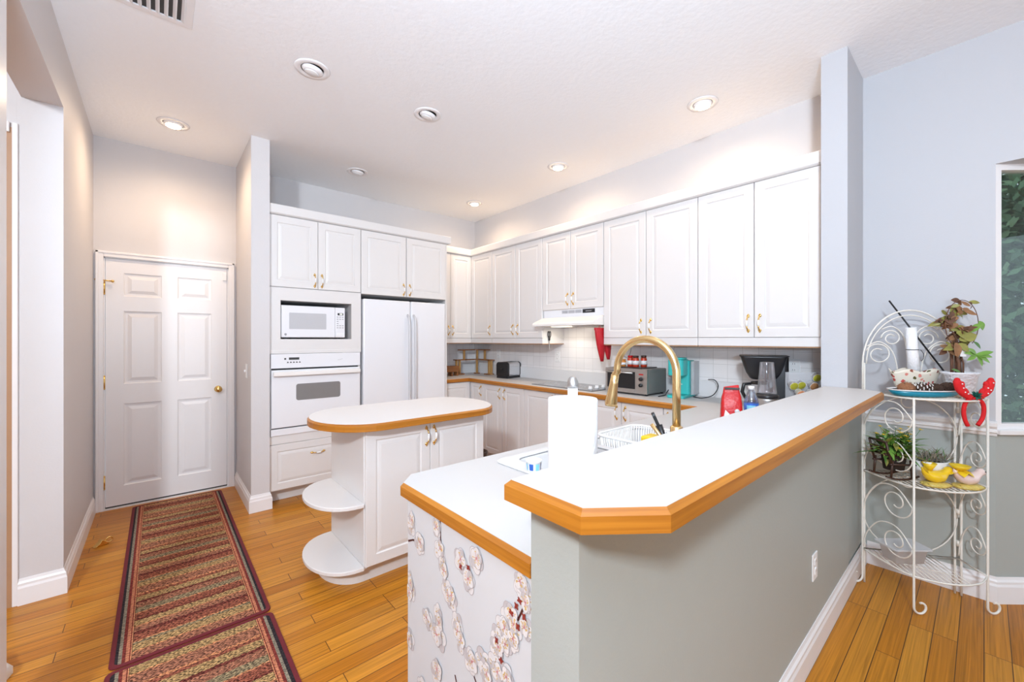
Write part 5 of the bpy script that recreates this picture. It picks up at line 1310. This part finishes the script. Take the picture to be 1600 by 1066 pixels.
for a, L in ((0.25, 0.08), (-0.1, 0.075), (-0.55, 0.075), (-1.15, 0.065), (2.95, 0.07), (2.5, 0.06), (3.6, 0.06)):
    mb.leaf((0.055, -0.025, 0.215), (math.cos(a), -0.35, math.sin(a)), (0, -1, 0.3), L, 0.022, 0.25, 0)
mb.leaf((0.06, -0.01, 0.28), (0.9, -0.1, -0.7), (0, -1, 0.3), 0.055, 0.02, 0.2, 2); mb.leaf((-0.03, -0.03, 0.125), (-1, -0.2, 0.35), (0, -1, 0.3), 0.055, 0.014, 0.1, 2)
obj('green_leaves', mb, [M['leafb'], M['leafo'], M['leaf']], wp)
obj('tag', bx((-0.03, -0.03, 0.205), (0.0, -0.028, 0.24)), M['white'], wp)
# reindeer antlers
ra = thing('antler_headband', 'red reindeer antler headband hooked on the corner of the top shelf', 'headband', (2.992, 0.032, SZ2+0.008), dirv)
mb = MB().tube([(0.047*math.cos(t)*(1.0 if t > -0.6 else 1), 0, -0.055+0.055*math.sin(t)) for t in [PI*0.5-2.35+4.7*k/24 for k in range(25)]], 0.0085, 10)
band_pts = [(-0.030, 0, -0.135), (-0.044, 0, -0.105), (-0.050, 0, -0.065), (-0.042, 0, -0.025), (-0.02, 0, -0.004), (0.0, 0, 0.0), (0.02, 0, -0.004), (0.042, 0, -0.025), (0.048, 0, -0.06), (0.040, 0, -0.10), (0.018, 0, -0.132)]
mb = MB().tube(smooth_path(band_pts, 5), 0.0085, 10)
obj('band', mb, M['felt'], ra)
def antler(s):
    mb = MB()
    for pts, rr in (([(s*0.02, 0, 0.002), (s*0.05, 0, 0.022), (s*0.075, 0, 0.052), (s*0.082, 0, 0.088)], [0.015, 0.017, 0.015, 0.011]), ([(s*0.055, 0, 0.025), (s*0.060, 0, 0.058), (s*0.058, 0, 0.072)], [0.012, 0.011, 0.009]), ([(s*0.035, 0, 0.012), (s*0.042, 0, 0.04)], [0.011, 0.008])):
        P_ = smooth_path(pts, 4); R_ = [rr[min(len(rr)-1, int(i/4))] for i in range(len(P_))]
        mb.tube(P_, R_, 10); mb.ball(tuple(P_[-1]), R_[-1]*1.02, 0, 10, 7)
    return mb
obj('antler', antler(-1), M['felt'], ra); obj('antler', antler(1), M['felt'], ra)
mb = MB()
for x, z in ((-0.06, 0.03), (-0.045, 0.022), (-0.068, 0.05), (-0.074, 0.07), (0.05, 0.024), (0.064, 0.04), (0.05, 0.05), (0.076, 0.075)): mb.ball((x, -0.0165, z), 0.0032, 0, 6, 5)
obj('dots', mb, M['white'], ra)
mb = MB(); g2 = random.Random(2)
for k in range(90):
    a = g2.uniform(0, 2*PI); b = g2.uniform(-1.2, 1.2); d = Vector((math.cos(a)*math.cos(b), math.sin(a)*math.cos(b), math.sin(b)))
    mb.leaf((0.004, -0.006, 0.012), d, d.orthogonal(), g2.uniform(0.016, 0.026), 0.007, 0.3, 0, 3)
obj('green_tuft', mb, M['green'], ra)

# middle shelf
SZ1 = TZ[1]+0.006
rc = thing('rocking_chair_planter', 'tiny dark wooden rocking-chair planter full of yellow flowers on the middle shelf', 'planter', (2.955, 0.315, SZ1), dirv)
for y in (-0.05, 0.05):
    obj('rocker', MB().tube([(-0.085+0.17*k/10, y, 0.006+0.016*((k-5)/5)**2) for k in range(11)], 0.005, 6), M['brown'], rc)
for x in (-0.06, 0.05):
    for y in (-0.05, 0.05): obj('leg', MB().tube([(x, y, 0.012), (x*0.85, y, 0.105)], 0.0055, 6), M['brown'], rc)
for y in (-0.05, 0.05):
    obj('arm', MB().tube([(-0.065, y, 0.085), (0.07, y, 0.08)], 0.0055, 6), M['brown'], rc)
    obj('back_post', MB().tube([(-0.055, y, 0.08), (-0.085, y, 0.20)], 0.0055, 6), M['brown'], rc)
for z in (0.13, 0.165, 0.20): obj('back_slat', MB().tube([(-0.065-(z-0.13)*0.25, -0.05, z), (-0.065-(z-0.13)*0.25, 0.05, z)], 0.006, 6), M['brown'], rc)
obj('plant_pot', MB().lathe([(0.042, 0.045), (0.052, 0.125), (0.055, 0.13), (0.046, 0.13), (0.0001, 0.12)], n=24), M['soil'], rc)
g3 = random.Random(12); mb = MB()
for k in range(260):
    a = g3.uniform(0, 2*PI); e_ = g3.uniform(-0.1, 1.35); d = Vector((math.cos(a)*math.cos(e_), math.sin(a)*math.cos(e_), math.sin(e_)))
    b = Vector((g3.uniform(-0.06, 0.06), g3.uniform(-0.03, 0.03), g3.uniform(0.115, 0.19)))
    mb.leaf(b, d, (0, 0, 1), g3.uniform(0.055, 0.10), g3.uniform(0.012, 0.028), g3.uniform(0.1, 0.7), g3.choice((0, 1, 1, 1, 2)))
obj('foliage', mb, [M['leaf'], M['leafb'], M['leafo']], rc)
mb = MB()
for k in range(30):
    x, y, z = g3.uniform(-0.12, 0.09), g3.uniform(-0.07, 0.03), g3.uniform(0.17, 0.28)
    mb.tube([(x*0.4, y*0.4, 0.14), (x*0.8, y*0.8, z-0.04), (x, y, z)], 0.0012, 4, 1)
    mi = g3.choice((0, 0, 2))
    for q in range(5):
        a = q*2*PI/5; mb.leaf((x, y, z), (math.cos(a), math.sin(a)-0.4, 0.5), (0, 0, 1), 0.013, 0.010, 0.3, mi, 3)
obj('flowers', mb, [M['yel'], M['leaf'], M['conew']], rc)
op = thing('oval_planter', 'white oval planter of dried grey heather on the middle shelf', 'planter', (3.04, 0.18, SZ1), dirv)
obj('pot', MB().lathe([(0.0001, 0), (0.055, 0), (0.065, 0.008), (0.085, 0.105), (0.080, 0.107), (0.07, 0.09), (0.0001, 0.09)], n=36, sy=0.6), M['porc'], op)
obj('soil', MB().lathe([(0.0001, 0.094), (0.072, 0.094)], n=24, sy=0.6), M['soil'], op)
mb = MB()
for k in range(230):
    a = g3.uniform(0, 2*PI); e_ = g3.uniform(0.12, 1.3); d = Vector((math.cos(a)*math.cos(e_), math.sin(a)*math.cos(e_)*0.7, math.sin(e_)))
    mb.leaf((g3.uniform(-0.06, 0.07), g3.uniform(-0.035, 0.035), g3.uniform(0.095, 0.125)), d, (0, 0, 1), g3.uniform(0.03, 0.075), g3.uniform(0.003, 0.006), g3.uniform(0, 0.6), 0 if k % 6 else 1, 3)
obj('heather', mb, [M['heath'], M['leaf']], op)
def bird(name, lab, loc, body, flower, flip=1):
    t = thing(name, lab, 'figurine', loc, dirv)
    mb = MB(); rows = []
    for q, z, rw, rh in ((-0.072, 0.088, 0.003, 0.008), (-0.062, 0.072, 0.012, 0.016), (-0.045, 0.054, 0.024, 0.024), (-0.015, 0.046, 0.033, 0.030), (0.02, 0.047, 0.032, 0.029), (0.042, 0.060, 0.021, 0.022), (0.052, 0.073, 0.019, 0.021), (0.066, 0.078, 0.0175, 0.019), (0.077, 0.075, 0.012, 0.013), (0.083, 0.072, 0.005, 0.005)):
        rows.append([(q, rw*math.cos(a), z+rh*math.sin(a)) for a in [2*PI*k/16 for k in range(16)]])
    mb.grid(rows, closed_u=True, cap0=True, cap1=True)
    b = obj('body', mb, body, t)
    obj('beak', MB().lathe([(0.0065, 0), (0.0001, 0.014)], c=(0.080, 0, 0.072), axis='x', n=10), M['pinkw'], b)
    obj('eye', MB().ball((0.068, -0.0165, 0.083), 0.003, 0, 8, 6), M['dark'], b)
    mb = MB(); gq = random.Random(4)
    mb.lathe([(0.058, 0.0), (0.062, 0.007), (0.048, 0.018), (0.0001, 0.02)], n=22, sy=0.7)
    for k in range(26):
        a = gq.uniform(0, 2*PI); mb.tube([(0.05*math.cos(a), 0.035*math.sin(a), 0.014), (0.066*math.cos(a+0.4), 0.046*math.sin(a+0.4), 0.008)], 0.003, 5)
    obj('nest', mb, M['nest'], t)
    mb = MB()
    if flower:
        for k in range(6):
            a = k*PI/3; mb.leaf((-0.034, 0.005, 0.086), (math.cos(a), math.sin(a), -0.15), (0, 0, 1), 0.052, 0.042, 0.3)
        mb.lathe([(0.012, 0.082), (0.032, 0.098), (0.040, 0.110), (0.037, 0.110), (0.024, 0.098), (0.0001, 0.088)], c=(-0.034, 0.005, 0), n=22)
    else:
        mb.lathe([(0.008, 0.065), (0.018, 0.085), (0.030, 0.108), (0.027, 0.108), (0.015, 0.085), (0.0001, 0.075)], c=(-0.012, 0.022, 0), n=22)
        mb.leaf((-0.05, -0.01, 0.06), (-1, -0.2, 0.9), (0, 0, 1), 0.05, 0.02, -0.3)
    obj('trumpet_flower', mb, M['yel'], t)
    return t
bird('bird_figurine', 'glossy yellow ceramic bird on a nest on the middle shelf', (2.952, 0.158, SZ1), M['yelg'], False)
bird('bird_figurine', 'pale pink ceramic bird under a yellow daffodil on the middle shelf', (3.03, 0.052, SZ1), M['pinkw'], True)
# bottom shelf
pb2 = thing('plastic_container', 'clear plastic container lying on the bottom shelf', 'container', (3.02, 0.285, TZ[0]+0.006), dirv)
mb = MB(); rows = []
for z, a, b in ((0.0, 0.075, 0.045), (0.07, 0.085, 0.055), (0.072, 0.095, 0.062), (0.075, 0.095, 0.062)): rows.append([(x, y, z) for x, y in rrect(-a, -b, a, b, 0.012, 3)])
mb.grid(rows, closed_u=True, cap0=True)
obj('box', mb, M['frost'], pb2)
obj('lid', MB().prism(rrect(-0.10, -0.066, 0.10, 0.066, 0.012), 0.075, 0.082), M['frost'], pb2)

# ------------------------------------------------------------------ outside the bay window
struct('lawn', bx((5.3, -6, -0.3), (16, 8, -0.2)), M['lawn'])
tr = thing('garden_tree', 'dense green tree outside the bay window', 'tree', (7.2, 0.0, -0.2))
obj('trunk', MB().tube([(0, 0, 0), (0.1, 0.05, 1.2), (0.0, 0.1, 2.6)], [0.16, 0.12, 0.07], 10), M['bark'], tr)
g4 = random.Random(33); mb = MB()
for k in range(17000):
    a = g4.uniform(0, 2*PI); b = math.asin(g4.uniform(-1, 1)); r = g4.uniform(0.35, 1.0)
    c = Vector((1.1*r*math.cos(a)*math.cos(b), 2.0*r*math.sin(a)*math.cos(b), 2.2+1.9*r*math.sin(b)))
    c += Vector((g4.gauss(0, 0.12), g4.gauss(0, 0.12), g4.gauss(0, 0.12)))
    d = Vector((g4.gauss(0, 1), g4.gauss(0, 1), g4.gauss(-0.3, 1))).normalized(); s = d.orthogonal().normalized()*0.035
    mb.face([c, c+d*0.06+s, c+d*0.13, c+d*0.06-s], g4.choice((0, 0, 1, 1, 2)))
obj('crown', mb, [M['tl1'], M['tl2'], M['tl3']], tr)
